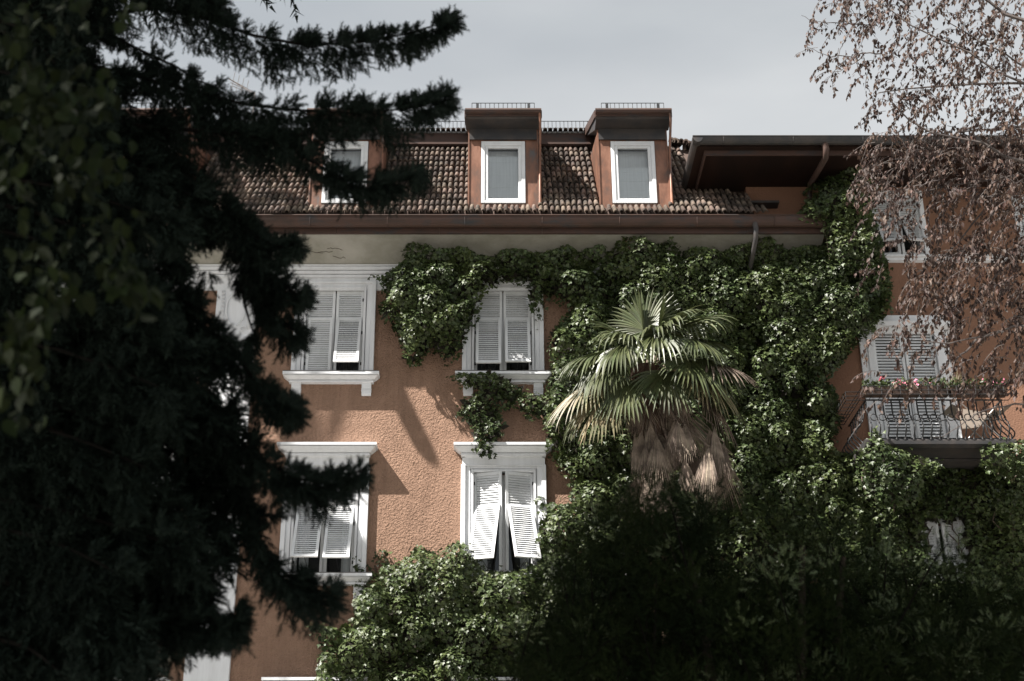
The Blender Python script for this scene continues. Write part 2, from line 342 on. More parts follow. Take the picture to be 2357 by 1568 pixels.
def casing(x, z0, z1, hw, top, bot, Y, name='window'):
    """plaster surround with two steps round an opening; returns the window part"""
    mb = MB(); a = ow
    def ring(i0, i1, y0, y1, t, b):
        # i0 inner half width, i1 outer
        mb.box(x-i1, x-i0, Y-y1, Y-y0, z0-b[0], z1+t[1]); mb.box(x+i0, x+i1, Y-y1, Y-y0, z0-b[0], z1+t[1])
        mb.box(x-i0, x+i0, Y-y1+0.001, Y-y0, z1+t[0], z1+t[1])
    ring(a+0.0, a+0.045, -0.10, 0.075, (0.0, 0.045), (0, 0))
    ring(a+0.045, a+0.06, 0.0, 0.012, (0.045, 0.06), (0, 0))
    ring(a+0.06, a+0.15, 0.0, 0.058, (0.06, 0.11), (0, 0))
    ring(a+0.15, hw, 0.0, 0.095, (0.11, top), (0, 0))
    return mb.build(name, M['white'], house, bevel=0.006)
def sill(win, x, z, hw, Y, br=0.14, bh=0.42):
    mb = MB(); P_ = dict(pb=.10)
    for z1, z0, p1, p0 in ((0, -.055, .25, .25), (-.055, -.075, .20, .20), (-.075, -.125, .22, .14), (-.125, -.145, .10, .10), (-.145, -.175, .12, .12)): mb.frus(x, hw, Y, z+z1, z+z0, p1, p0, **P_)
    mb.build('sill', M['white'], win)
    cp = MB(); cp.box(x-hw-.12, x+hw+.12, Y-.255, Y+.0, z+.001, z+.014); cp.build('sill_capping', M['lead'], win)
    for s in (-1, 1):
        b = MB(); xx = x+s*(hw-br+.02)
        b.ext([(Y+.01, z-.171), (Y-.085, z-.171), (Y-.08, z-.27), (Y-.06, z-.30), (Y-.06, z-bh+.03), (Y-.045, z-bh), (Y+.01, z-bh)], xx-br/2-.02, xx+br/2+.02)
        for q in (0.29, 0.33): b.box(xx-br/2-.028, xx+br/2+.028, Y-.075, Y-.0, z-q-.012, z-q)
        b.build('sill_bracket', M['white'], win)
def hood(win, x, z, hw, Y):
    mb = MB()
    for z1, z0, p1, p0 in ((0, -.05, .33, .33), (-.05, -.065, .27, .27), (-.065, -.15, .30, .18), (-.15, -.165, .14, .14), (-.165, -.20, .17, .17), (-.20, -.22, .10, .08)): mb.frus(x, hw, Y, z+z1, z+z0, p1, p0)
    mb.box(x-hw+.02, x+hw-.02, Y-.075, Y, z-.36, z-.22); mb.build('hood_cornice', M['white'], win)
for x in cols:
    single = x in (XL, XM)
    for r, (a, b) in enumerate(rows):
        w3 = casing(x, a, b, 0.795, 0.16 if r == 0 else 0.13, 0.1, WY)
        sill(w3, x, a-0.005, 0.795, WY)
        if r > 0: hood(w3, x, b+0.13+0.36, 0.795, WY)
        sash(w3, x-ow+.004, x+ow-.004, a+.004, b-.004, WY+0.16)
        if single or r < 2:
            cu = MB()
            for s in (-1, 1):
                n = 10; pts = []
                for i in range(n+1): pts.append((x+s*(0.05+0.42*i/n), WY+0.26+0.03*math.sin(i*2.4)))
                for i in range(n):
                    (p, q), (p2, q2) = pts[i], pts[i+1]
                    if r == 1 and i < 6: continue
                    cu.add([(p, q, a), (p2, q2, a), (p2, q2, b), (p, q, b)], [(0, 1, 2, 3)])
            cu.build('curtain', M['curtain'] if r == 1 else M['darkroom'], w3)
        cfg = {(XL, 0): ((1.5, 17), (0, 0)), (XM, 0): ((15, 17), (0, 0)), (XL, 1): ((25, 24), (0, 0)), (XM, 1): ((21, 23), (16, 16)),
               (XLL, 0): ((2, 20), (0, 0)), (XLLL, 0): ((12, 12), (0, 0))}.get((x, r), ((12, 8), (0, 0)))
        if r == 2 and x not in (XL, XLL): continue
        shutter_pair(house, x, a+.01, b-.01, WY+0.045, 2*ow-.012, cfg[0], cfg[1], single=(single and r < 2))
# frieze with mouldings, runs behind the casings
fz = MB(); zb_ = Z(670, WY)
fz.box(-15, CORN, WY-.05, WY, zb_, Z(643, WY)-.001)
fz.build('frieze', M['white'], house)
mo = MB(); za = Z(643, WY); H_ = zfr-za
mo.ext([(WY, za), (WY-.11, za), (WY-.11, za+H_*.20), (WY-.07, za+H_*.21), (WY-.07, za+H_*.28), (WY-.15, za+H_*.285), (WY-.15, za+H_*.52), (WY-.10, za+H_*.53), (WY-.10, za+H_*.60), (WY-.20, za+H_*.605), (WY-.20, za+H_*.85), (WY-.16, za+H_*.86), (WY-.16, za+H_*.91), (WY-.235, za+H_*.915), (WY-.235, zfr), (WY, zfr)], -15, CORN)
mo.build('cornice_moulding', M['white'], house)
# pilaster with relief
for (xa, xb) in ((-5.40, -4.60), (-11.9, -11.1)):
    pl = MB(); pl.box(xa, xb, WY-.10, WY, 0, zb_); pil = pl.build('pilaster', M['white'], house, bevel=.008)
    if xa < -8: continue
    rl = MB(); yo = WY-.10; zt_ = zb_-.03; xc = (xa+xb)/2
    for s in (-1, 1):
        rl.box(xc+s*.27-.035, xc+s*.27+.035, yo-.02, yo, zt_-.85, zt_-.02)
        for i in range(9):
            z = zt_-.08-i*.088
            rl.tube([(xc+s*.27-.03, yo-.025, z), (xc+s*.27+.0, yo-.045, z-.03), (xc+s*.27+.03, yo-.025, z+.01)], [.012, .02, .012], 5)
        pts = [(xc+s*(.19*math.cos(t)*(1-t*.06)), yo-.03, zt_-.40+.36*math.sin(t)*(1-t*.05)) for t in np.linspace(-1.45, 1.5, 9)]
        rl.tube(pts, .018, 5)
        pts = [(xc+s*(.17+.075*math.cos(t)*(1-t*.1)), yo-.03, zt_-.86+.075*math.sin(t)*(1-t*.1)) for t in np.linspace(0, 5.2, 12)]
        rl.tube(pts, .016, 5)
    for k in range(-4, 5):
        t = k*.26; ln = .62-.04*abs(k)
        pts = [(xc+math.sin(t)*q*ln, yo-.025, zt_-.95-math.cos(t)*q*ln) for q in (0.1, .35, .7, .92, 1.0)]
        rl.tube(pts, [.008, .02, .045, .05, .02], 6)
    rl.build('relief_ornament', M['white'], pil, smooth=True)
# downspout bracket low on the left, cream
cb = MB(); x_, z_ = X(368, 1535, WY-.15), Z(1535, WY-.15)
cb.box(x_-.12, x_+.12, WY-.2, WY, z_-.12, z_+.12); cb.box(x_-.16, x_+.16, WY-.24, WY, z_+.12, z_+.25); cb.build('sill_bracket', M['fittings'], house)

# eave: soffit cove, fascia, gutter
EX1 = X(1900, 520, 24.3)
yf = 24.36; zfb = Z(538, yf); zft = zfb+.20
sf = MB(); n = 8; top = []; cv = []
for i in range(n+1):
    t = i/n; y = WY-.20+(yf+.02-(WY-.20))*t; z = zfr+(zfb+.03-zfr)*(1-(1-t)**2.2)
    cv.append((y, z))
sf.ext(cv+[(yf+.02, zfb+.2), (WY-.20, zfb+.2)], -15, EX1)
sf.build('soffit', M['soffit'], house, smooth=False)
fa = MB(); x = -15.0
while x < EX1:
    x2 = min(x+2.0, EX1); fa.box(x+.002, x2-.002, yf-.025+random.uniform(-.002, .002), yf+.02, zfb-.01, zft); x = x2
fa.build('fascia', M['copper_dark'], house)
gt = MB(); yg = 24.25; zg = Z(497, yg-.1); r = .115
prof = []; 
for i in range(9):
    t = math.pi+math.pi*i/8; prof.append((yg+r*math.cos(t), zg+r*1.7*math.sin(t)))
inner = [(yg+(r-.012)*math.cos(math.pi+math.pi*i/8), zg+(r-.012)*1.7*math.sin(math.pi+math.pi*i/8)) for i in range(8, -1, -1)]
gt.ext(prof+inner, -15, EX1)
gt.tube([(-15, yg-r-.004, zg+.004), (EX1, yg-r-.004, zg+.004)], .016, 6)
gut = gt.build('gutter', M['copper_dark'], house, smooth=False)
for k in range(14):
    xx = -14+k*1.5; b = MB(); b.tube([(xx, yg+(r+.006)*math.cos(math.pi+math.pi*i/8), zg+(r+.006)*1.7*math.sin(math.pi+math.pi*i/8)) for i in range(9)], .008, 4)
    if xx < EX1: b.build('gutter_strap', M['copper_dark'], gut)
bk = MB(); bk.box(-15, EX1, yg+r-.01, yf+.1, zft-.02, zg-.02); bk.build('eave_board', M['copper_dark'], house)
# mansard
BETA = math.radians(50); ys = 24.50; zs = Z(490, ys)
tanv = math.tan(TH+math.atan((CY-340)/F))
SL = (ys*tanv-(zs-EYE))/(math.sin(BETA)-tanv*math.cos(BETA))
zt, yt = zs+SL*math.sin(BETA), ys+SL*math.cos(BETA)
XR = X(1640, 420, 25.5)
rf = MB(); o_ = .06; YWALL = 25.2
rf.ext([(ys-.1, zs-.12-o_), (yt, zt-o_), (yt+.3, zt-o_), (yt+.3, zs-.3), (ys, zs-.3)], -15, CORN-.01)
rf.box(CORN, EX1-.02, ys-.1, YWALL-.002, zs-.2, zs-.1)
roof = rf.build('roof', M['tilebase'], house)
DORM_U = X(1480, 330, yt); up = MB(); yu = yt-.12
XU = DORM_U
up.box(-15, XU, yu, yu+.25, zt-.02, zt+.30); up.box(-15, XU, yu-.03, yu, zt+.0, zt+.05)
up.add([(-15, yu-.05, zt+.32), (XU, yu-.05, zt+.32), (XU, yu+6, zt+2.6), (-15, yu+6, zt+2.6)], [(0, 1, 2, 3)])
up.build('upper_fascia', M['copper_dark'], house)
def tile_mesh():
    mb = MB(); n = 6; ln = .43
    def arc(y, r, h, z): return [(r*math.cos(math.pi*(1-i/n)), y, z+h*math.sin(math.pi*i/n)) for i in range(n+1)]
    A = arc(0, .051, .066, .022); B = arc(ln, .041, .05, -.012); C = arc(0, .037, .046, .018)
    vs = A+B+C; k = n+1
    fs = [(i, i+1, k+i+1, k+i) for i in range(n)]+[(i, 2*k+i, 2*k+i+1, i+1) for i in range(n)]
    mb.add(vs, fs); me = bpy.data.meshes.new('roof_tile'); me.from_pydata(mb.v, [], mb.f); me.materials.append(M['tile'])
    me.polygons.foreach_set('use_smooth', [i < n for i in range(2*n)]); return me
TM = tile_mesh(); PITCH = .1135; NR = 12; EXPO = SL/NR
DORM = []   # (xc, half width of the front)
for (uc, vv) in ((1158, 420), (1460, 420), (792, 420), (345, 420)): DORM.append(X(uc, vv, 24.7))
DHW = 0.70
cand = []
xx = -11.5
while xx < EX1-.1:
    dd = min(abs(xx-c) for c in DORM)
    for rw in range(NR):
        if dd < DHW-.02 and rw > 0: continue
        if xx > CORN+.25: continue
        if xx > CORN-.35 and rw > 2: continue
        if xx > CORN and rw > 0: continue
        if xx > X(1600, 450, 25.5) and rw > 3 and xx <= CORN: 
            if rw > 6: continue
        cand.append((xx, rw))
    xx += PITCH
vis = lambda c: (0 if (DORM[0]-2.4 < c[0] < DORM[1]+1.3) else 1, abs(c[0]-DORM[0]))
cand.sort(key=vis)
rest = MB(); RX = Matrix.Rotation(BETA, 4, 'X')
for i, (xx, rw) in enumerate(cand):
    s = rw*EXPO-.03; y = ys+s*math.cos(BETA)+random.uniform(-.006, .006); z = zs+s*math.sin(BETA)
    Mw = Matrix.Translation((xx+random.uniform(-.007, .007), y, z-.01+random.uniform(-.006, .01))) @ RX @ Matrix.Rotation(random.uniform(-.035, .035), 4, 'Z') @ Matrix.Rotation(random.uniform(-.05, .05), 4, 'Y')
    if i < 300: inst('roof_tile', TM, roof, Mw)
    else: rest.add([tuple(Mw @ v.co) for v in TM.vertices], [tuple(p.vertices) for p in TM.polygons])
ro = rest.build('roof_tile', M['tile'], roof, smooth=True); ro['kind'] = 'stuff'
# ridge edge of upper tiles just above the upper fascia and hip tiles by the taller house
et = MB(); xx = -11.5
while xx < DORM_U:
    Mw = Matrix.Translation((xx, yu-.10, zt+.285)) @ Matrix.Rotation(math.radians(18), 4, 'X')
    et.add([tuple(Mw @ v.co) for v in TM.vertices], [tuple(p.vertices) for p in TM.polygons]); xx += PITCH
tag(et.build('edge_tiles', M['tile'], house), kind='stuff')
hp = MB(); x0, y0, z0 = X(1541, 337, yt), yt-.1, Z(337, yt-.1)
for i in range(14):
    t = i/13; Mw = Matrix.Translation((x0+1.0*t+random.uniform(-.02, .02), y0-.15+random.uniform(-.03, .03), z0+.02-.28*t+random.uniform(-.03, .03))) @ Matrix.Rotation(math.radians(15), 4, 'X') @ Matrix.Rotation(random.uniform(-.5, .5), 4, 'Z') @ Matrix.Scale(1.5, 4)
    hp.add([tuple(Mw @ v.co) for v in TM.vertices], [tuple(p.vertices) for p in TM.polygons])
tag(hp.build('hip_tiles', M['tile'], house), kind='stuff')

def snow_guard(xa, xb, y, z, par, h=.13):
    mb = MB(); mb.tube([(xa, y, z+.02), (xb, y, z+.02)], .008, 4); mb.tube([(xa, y, z+h), (xb, y, z+h)], .009, 4)
    n = int((xb-xa)/.088)
    for i in range(n+1):
        x = xa+(xb-xa)*i/n; mb.tube([(x, y, z-.04), (x, y, z+h)], .0065, 4)
    for x in (xa+.12, xb-.12): mb.box(x-.02, x+.02, y-.012, y+.02, z-.05, z+h-.02)
    return mb.build('snow_guard', M['iron'], par)
snow_guard(X(300, 300, yu)-2, DORM_U, yu-.02, zt+.40, house, .20)

# dormers
yd = 24.78; zd0 = Z(489, yd); zdt = Z(300, yd); GA = math.radians(26)
for i, xc in enumerate(DORM):
    h = DHW; tw = .445; zw0, zw1 = Z(469, yd), Z(327, yd)
    mb = MB()
    # front sheet round the window
    mb.box(xc-h, xc-tw-.01, yd, yd+.05, zd0, zdt); mb.box(xc+tw+.01, xc+h, yd, yd+.05, zd0, zdt)
    mb.box(xc-tw-.01, xc+tw+.01, yd+.001, yd+.05, zd0, zw0-.01); mb.box(xc-tw-.01, xc+tw+.01, yd+.001, yd+.05, zw1+.01, zdt)
    # cheeks
    yb = yt+.35
    for s in (-1, 1):
        xa = xc+s*h; xb = xa-s*.03
        pr = [(yd+.05, zd0), (yb, zd0), (yb, zdt+(yb-yd)*math.tan(GA)*.62), (yd+.05, zdt)]
        mb.add([(xa, y, z) for y, z in pr]+[(xb, y, z) for y, z in pr], [(0, 1, 2, 3), (7, 6, 5, 4), (0, 4, 5, 1), (1, 5, 6, 2), (2, 6, 7, 3), (3, 7, 4, 0)])
    mb.box(xc-h-.02, xc+h+.02, yd-.02, yd-.001, zd0-.03, zd0+.0)          # apron edge
    for s in (-1, 1): mb.box(xc+s*h-.014, xc+s*h+.014, yd-.022, yd-.001, zd0+.001, zdt)    # standing seams
    dm = mb.build('dormer', M['copper'], house)
    # lintel box under the roof and the roof itself
    lb = MB(); lb.box(xc-h+.016, xc+h-.016, yd-.05, yd-.0225, zw1+.03, zdt); lb.build('lintel_board', M['lead'], dm)
    ye = yd-.42; zr = Z(256, ye); rw = .755
    rb = MB()
    sl = [(ye, zr), (yb+.4, zr+(yb+.4-ye)*math.tan(GA)), (yb+.4, zr+(yb+.4-ye)*math.tan(GA)-.12), (yd-.0, zdt), (ye+.04, zr-.16), (ye, zr-.14)]
    rb.ext(sl, xc-rw, xc+rw); rb.build('dormer_roof', M['lead'], dm)
    eb = MB()
    eb.tube([(xc-rw-.015, ye-.05, zr-.035), (xc+rw+.015, ye-.05, zr-.035)], [.062, .062], 8)
    eb.box(xc-rw-.01, xc+rw+.01, ye-.03, ye-.001, zr-.13, zr-.0)
    for s in (-1, 1):                                       # verge boards, copper
        xv0, xv1 = sorted((xc+s*rw, xc+s*(rw+.03)))
        eb.add([(x, y, z) for x in (xv0, xv1) for y, z in ((ye, zr+.02), (yb+.3, zr+.02+(yb+.3-ye)*math.tan(GA)), (yb+.3, zr-.20+(yb+.3-ye)*math.tan(GA)), (ye, zr-.15))],
               [(0, 1, 2, 3), (7, 6, 5, 4), (0, 4, 5, 1), (1, 5, 6, 2), (2, 6, 7, 3), (3, 7, 4, 0)])
    eb.build('dormer_gutter', M['copper_dark'], dm)
    ds = MB(); s = 1; xs_ = xc+s*(rw-.02)
    ds.tube([(xs_, ye-.05, zr-.08), (xs_+.01, ye-.04, zr-.22), (xc+h+.045, yd-.05, zr-.75), (xc+h+.03, yd-.04, zd0+.05)], .027, 7)
    ds.build('downspout', M['copper'], dm, smooth=True)
    snow_guard(xc-rw+.12, xc+rw-.12, ye+.06, zr+.06, dm, .17)
    # window
    wf = MB(); Yw = yd+.0; q = .075
    for (a, b, c, d) in ((-tw, -tw+q, zw0, zw1), (tw-q, tw, zw0, zw1)): wf.box(xc+a, xc+b, Yw-.03, Yw+.05, c, d)
    wf.box(xc-tw+q, xc+tw-q, Yw-.029, Yw+.05, zw0, zw0+q*.8); wf.box(xc-tw+q, xc+tw-q, Yw-.029, Yw+.05, zw1-q*1.4, zw1)
    q2 = q+.035
    for (a, b) in ((-tw+q, -tw+q2+.03), (tw-q2-.03, tw-q)): wf.box(xc+a, xc+b, Yw-.012, Yw+.06, zw0+q*.8, zw1-q*1.4)
    wf.box(xc-tw+q2+.03, xc+tw-q2-.03, Yw-.011, Yw+.06, zw0+q*.8, zw0+q*.8+.055); wf.box(xc-tw+q2+.03, xc+tw-q2-.03, Yw-.011, Yw+.06, zw1-q*1.4-.05, zw1-q*1.4)
    wf.build('window_frame', M['shutter'], dm, bevel=.005)
    gx = tw-q2-.03; g0, g1 = zw0+q*.8+.055, zw1-q*1.4-.05
    pn = MB(); pn.add([(xc-gx, Yw+.03, g0), (xc+gx, Yw+.03, g0), (xc+gx, Yw+.03, g1), (xc-gx, Yw+.03, g1)], [(0, 1, 2, 3)]); pn.build('pane', M['glass'], dm)
    bl = MB(); n = 7; top = g1-(.16, .42, .50, .3)[i]
    for k in range(n):
        z = g0+(top-g0)*k/n; y2 = Yw+.060+(.002 if k % 2 else 0)
        bl.box(xc-gx-.02, xc+gx+.02, y2, y2+.01, z, z+(top-g0)/n-.001)
    bl.box(xc-gx-.02, xc+gx+.02, Yw+.2, Yw+.21, top, g1+.05)
    bl.build('blind', M['curtain'], dm)
r_ = random.Random(5)
for (cu_, cv_) in ((560, 592), (590, 598), (612, 590), (540, 580), (700, 545), (625, 605), (520, 575)):
    u_, v_ = cu_+140 if cu_ < 640 else cu_+60, cv_; pts = []
    for k in range(6):
        t_ = (v_-621)/(540-621); y_ = WY-.20+(yf+.02-(WY-.20))*min(1, max(0, t_)); p = W(u_, v_, y_); pts.append((p[0], p[1]-.004, zfr+(zfb+.03-zfr)*(1-(1-min(1, max(0, t_)))**2.2)-.004)); u_ += r_.uniform(4, 11); v_ += r_.uniform(-3, 3)
    ck = MB(); ck.tube(pts, .005, 4); ck.build('paint_crack', M['planter'], house)
# main gutter downspout elbow
e = MB(); x_ = X(1738, 530, yg-.1)
e.tube([(x_+.01, yg-.02, zg-.10), (x_+.015, yg-.09, zg-.26), (x_+.01, yg-.05, zg-.45), (x_-.05, yg+.25, zg-.8), (x_-.10, WY-.12, zg-1.25), (x_-.10, WY-.12, zg-8)], [.055, .055, .05, .045, .045, .045], 8)
e.build('downspout', M['lead'], house, smooth=True)
# antenna behind the roof edge
ant = thing('tv_antenna', 'thin comb shaped television antenna on a mast above the roof behind the spruce', 'antenna', (X(585, 225, 27.6), 27.6, zt+.5))
p = Vector(WL[ant.name]); ma = MB(); tp = Vector(W(578, 213, 27.6)); ma.tube([p, (p.x, p.y, tp.z)], .018, 6); ma.build('mast', M['alu'], ant)
a_ = MB(); e0 = Vector(W(578, 213, 27.6)); e1 = Vector(W(526, 181, 27.6)); a_.tube([e0, e1], .012, 5); a_.build('boom', M['alu'], ant)
for k, (du, dv) in enumerate(((0, 0), (4, 9), (8, 17))):
    q = MB(); q.tube([W(526+du, 181+dv, 27.5), W(583, 212+dv*.35, 27.7)], .010, 4); q.build('element', M['alu'], ant)
for k in range(4):
    q = MB(); t = .2+.2*k; c = e0.lerp(e1, t); q.tube([c+Vector((.05, -.1, .18)), c+Vector((-.05, .1, -.18))], .006, 4); q.build('element', M['alu'], ant)

# ------------------------------------------------------------------ the taller house on the right
YW = 25.2
tall = thing('apartment_building', 'taller brown orange house at right with dark overhanging eave, balcony and shuttered windows', 'building', (CORN+4, YW, 0))
yw_e = 23.6; zwe = Z(322, yw_e); zso = zwe-.12
wt = zso
a1 = (X(2013, 520, YW), X(2118, 520, YW), Z(590, YW), Z(452, YW))
xd0, xd1 = X(2014, 850, YW), X(2158, 850, YW); zfl = Z(1015, 23.9)
a2 = (xd0, xd1, zfl, Z(756, YW))
a3 = (X(2118, 1260, YW), X(2212, 1260, YW), Z(1370, YW), Z(1205, YW))
a4 = (X(2352, 540, YW), X(2450, 540, YW), Z(590, YW), Z(462, YW))
wm = MB(); wall_mesh(wm, CORN, 17, 0, wt, YW, [a1, a2, a3, a4])
wm.add([(CORN, YW, 0), (CORN, YW+10, 0), (CORN, YW+10, wt), (CORN, YW, wt)], [(0, 3, 2, 1)])
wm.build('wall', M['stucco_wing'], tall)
rm = MB(); rm.box(CORN+.1, 16.9, YW+1.4, YW+1.45, 0.1, wt); rm.build('interior', M['darkroom'], tall)
sx0 = X(1604, 322, yw_e)
so_ = MB(); so_.box(sx0, 17.5, yw_e+.08, YW+9, zso, zso+.06); so_.build('soffit', M['wood'], tall)
ff = MB(); ff.box(sx0+.16, 17.5, yw_e+.20, yw_e+.23, zso-.11, zso-.001); ff.box(sx0+.16, sx0+.19, yw_e+.23, YW+6, zso-.11, zso-.001)
ff.build('fascia', M['copper_dark'], tall)
gg = MB(); r = .10
pr = [(yw_e+r*math.cos(math.pi+math.pi*i/8), zwe+.02+r*1.3*math.sin(math.pi+math.pi*i/8)) for i in range(9)]
gg.ext(pr, sx0-.1, 17.5)
pr = [(sx0+r*math.cos(math.pi+math.pi*i/8), zwe+.019+r*1.3*math.sin(math.pi+math.pi*i/8)) for i in range(9)]
n = len(pr); gg.add([(x, yw_e-.1, z) for x, z in pr]+[(x, YW+1.6, z) for x, z in pr], [(i, i+1, n+i+1, n+i) for i in range(n-1)]+[tuple(range(n)), tuple(range(2*n-1, n-1, -1))])
gg.tube([(sx0-.1, yw_e-r, zwe+.025), (17.5, yw_e-r, zwe+.025)], .014, 5)
tg = gg.build('gutter', M['lead'], tall)
for k in range(9):
    xx = sx0+.5+k*1.35; b = MB(); b.tube([(xx, yw_e+(r+.004)*math.cos(math.pi+math.pi*i/8), zwe+.02+(r+.004)*1.3*math.sin(math.pi+math.pi*i/8)) for i in range(9)], .008, 4); b.build('gutter_strap', M['lead'], tg)
tr_ = MB(); tr_.add([(sx0, yw_e+.05, zwe+.03), (17.5, yw_e+.05, zwe+.03), (17.5, yw_e+6, zwe+2.0), (sx0+2.5, yw_e+6, zwe+2.0), (sx0, YW+4, zwe+.03)], [(0, 1, 2, 3), (0, 3, 4)])
tr_.build('roof', M['lead'], tall)
fx = MB(); fx.add([W(1570, 462, 25.2), W(1650, 455, 25.3), W(1725, 462, 25.25), W(1740, 478, 24.95), W(1580, 474, 25.0)], [(0, 1, 2, 3, 4)]); 
fx.box(X(1580, 460, 25.1), CORN+.6, 24.95, YW-.002, Z(470, 25.1)-.05, Z(470, 25.1)); fx.build('roof_flashing', M['lead'], tall)
dp = MB(); x_ = X(1898, 335, yw_e)
dp.tube([(x_, yw_e+.02, zwe-.05), (x_+.01, yw_e-.02, zwe-.22), (x_, yw_e+.05, zwe-.38), (x_-.02, YW-.25, Z(425, YW-.25)), (x_-.02, YW-.10, Z(455, YW-.1)), (x_-.02, YW-.08, Z(520, YW-.1))], [.065, .065, .06, .055, .05, .05], 9)
dp.build('downspout', M['copper_dark'], tall, smooth=True)
# string course under the upper window
sc_ = MB(); zc = Z(592, YW); sc_.ext([(YW, zc), (YW-.12, zc), (YW-.12, zc-.04), (YW-.07, zc-.06), (YW-.07, zc-.10), (YW-.03, zc-.12), (YW, zc-.13)], X(1990, 600, YW), 17)
sc_.build('string_course', M['white'], tall)
def wcase(a, hw, hood_=False):
    x0, x1, z0, z1 = a; mb = MB()
    mb.box(x0-hw, x0, YW-.05, YW, z0, z1+hw); mb.box(x1, x1+hw, YW-.05, YW, z0, z1+hw); mb.box(x0, x1, YW-.049, YW, z1, z1+hw)
    mb.box(x0-hw*.45, x0-.001, YW-.075, YW-.051, z0, z1+hw*.45); mb.box(x1+.001, x1+hw*.45, YW-.075, YW-.051, z0, z1+hw*.45); mb.box(x0, x1, YW-.075, YW-.051, z1+.001, z1+hw*.45)
    if hood_: mb.ext([(YW, z1+hw+.24), (YW-.22, z1+hw+.24), (YW-.2, z1+hw+.14), (YW-.12, z1+hw+.06), (YW-.06, z1+hw), (YW, z1+hw)], x0-hw-.08, x1+hw+.08)
    o = mb.build('window', M['white'], tall); sash(o, x0+.004, x1-.004, z0+.004, z1-.004, YW+.17); return o
wcase(a1, .10); wcase(a2, .26, False); wcase(a3, .10); wcase(a4, .10)
hd = MB(); z = Z(741, YW-.15); hd.ext([(YW, z), (YW-.2, z), (YW-.18, z-.09), (YW-.1, z-.14), (YW-.052, z-.2), (YW, z-.2)], a2[0]-.3, a2[1]+.3); hd.build('hood_cornice', M['white'], tall)
shutter_pair(tall, (a1[0]+a1[1])/2, a1[2]+.01, a1[3]-.01, YW+.015, a1[1]-a1[0]-.012, (24, 24), (5, 5), split=.62)
shutter_pair(tall, (a2[0]+a2[1])/2, a2[2]+.01, a2[3]-.01, YW+.015, a2[1]-a2[0]-.012, (1, 1), (0, 0), split=.5, pitch=.062)
shutter_pair(tall, (a3[0]+a3[1])/2, a3[2]+.01, a3[3]-.01, YW+.015, a3[1]-a3[0]-.012, (20, 20), (18, 18), split=.6, single=False)
shutter_pair(tall, (a4[0]+a4[1])/2, a4[2]+.01, a4[3]-.01, YW+.015, a4[1]-a4[0]-.012, (20, 20), (0, 0), split=.62, single=False)
# balcony
yb0 = 23.9; xb0, xb1 = X(1998, 930, 23.75), X(2312, 930, 23.75)
bs = MB(); bs.ext([(YW, zfl), (yb0-.1, zfl), (yb0-.12, zfl-.03), (yb0-.12, zfl-.10), (yb0-.02, zfl-.14), (YW, zfl-.16)], xb0-.12, xb1+.12)
bs.build('balcony_slab', M['lead'], tall)
bu = MB(); bu.box(xb0+.35, xb1-.35, yb0+.5, YW-.005, zfl-.20, zfl-.161); bu.build('balcony_underside', M['lead'], tall)
ztop = Z(912, 23.7)
def belly(t): return .20*math.sin(math.pi*min(1, max(0, (1-t)/.75)))**1.3*(1 if t < 1 else 0)
def balprof(px, py, nx, ny):
    pts = []; 
    for i in range(12):
        t = i/11; b_ = .03+.20*math.exp(-((t-.26)/.22)**2)-.02*t; pts.append((px+nx*b_, py+ny*b_, zfl+.02+(ztop-zfl-.02)*t))
    return pts
nb = 16
for i in range(nb+1):
    x = xb0+(xb1-xb0)*i/nb; mb = MB(); mb.tube(balprof(x, yb0+.02, 0, -1), .014, 5); mb.build('baluster', M['iron'], tall, smooth=True)
for s, x in ((-1, xb0), (1, xb1)):
    for i in range(1, 8):
        y = yb0+.02+(YW-yb0-.05)*i/8; mb = MB(); mb.tube(balprof(x, y, s, 0), .014, 5); mb.build('baluster', M['iron'], tall, smooth=True)
rl = MB()
for (p, q, z) in ((( xb0, yb0), (xb1, yb0), ztop), ((xb0, yb0), (xb0, YW), ztop), ((xb1, yb0), (xb1, YW), ztop), ((xb0, yb0-.02), (xb1, yb0-.02), zfl+.03), ((xb0-.03, yb0), (xb0-.03, YW), zfl+.03), ((xb1+.03, yb0), (xb1+.03, YW), zfl+.03)):
    rl.box(min(p[0], q[0])-.015, max(p[0], q[0])+.015, min(p[1], q[1])-.02, max(p[1], q[1])+.0, z-.012, z+.012)
rl.build('handrail', M['iron'], tall)
zr_ = zfl+(ztop-zfl)*.52                        # row of rings
for i in range(nb):
    x = xb0+(xb1-xb0)*(i+.5)/nb; rg = MB(); rg.tube([(x+.062*math.cos(t), yb0-.12, zr_+.062*math.sin(t)) for t in np.linspace(0, 2*math.pi, 13)], .010, 4); rg.build('ring', M['iron'], tall)
for i in range(4):
    rg = MB(); rg.tube([(xb0-.1, yb0+.2+i*.3+.06*math.cos(t), zr_+.06*math.sin(t)) for t in np.linspace(0, 2*math.pi, 13)], .010, 4); rg.build('ring', M['iron'], tall)
tr = MB()
def cage(x0, x1, y0, y1):
    z0, z1 = ztop-.01, ztop+.15
    for z in (z0, (z0+z1)/2, z1):
        for p, q in (((x0, y0), (x1, y0)), ((x0, y1), (x1, y1)), ((x0, y0), (x0, y1)), ((x1, y0), (x1, y1))): tr.tube([(*p, z), (*q, z)], .008, 4)
    n = int(max(x1-x0, y1-y0)/.16)
    for i in range(n+1):
        if x1-x0 > y1-y0: x = x0+(x1-x0)*i/n; tr.tube([(x, y1, z0), (x, y0, z0), (x, y0, z1)], .007, 4)
        else: y = y0+(y1-y0)*i/n; tr.tube([(x1, y, z0), (x0, y, z0), (x0, y, z1)], .007, 4)
cage(xb0-.12, xb1+.12, yb0-.32, yb0-.03); cage(xb0-.36, xb0-.12, yb0-.03, YW-.1)
tr.build('planter_tray', M['iron'], tall)
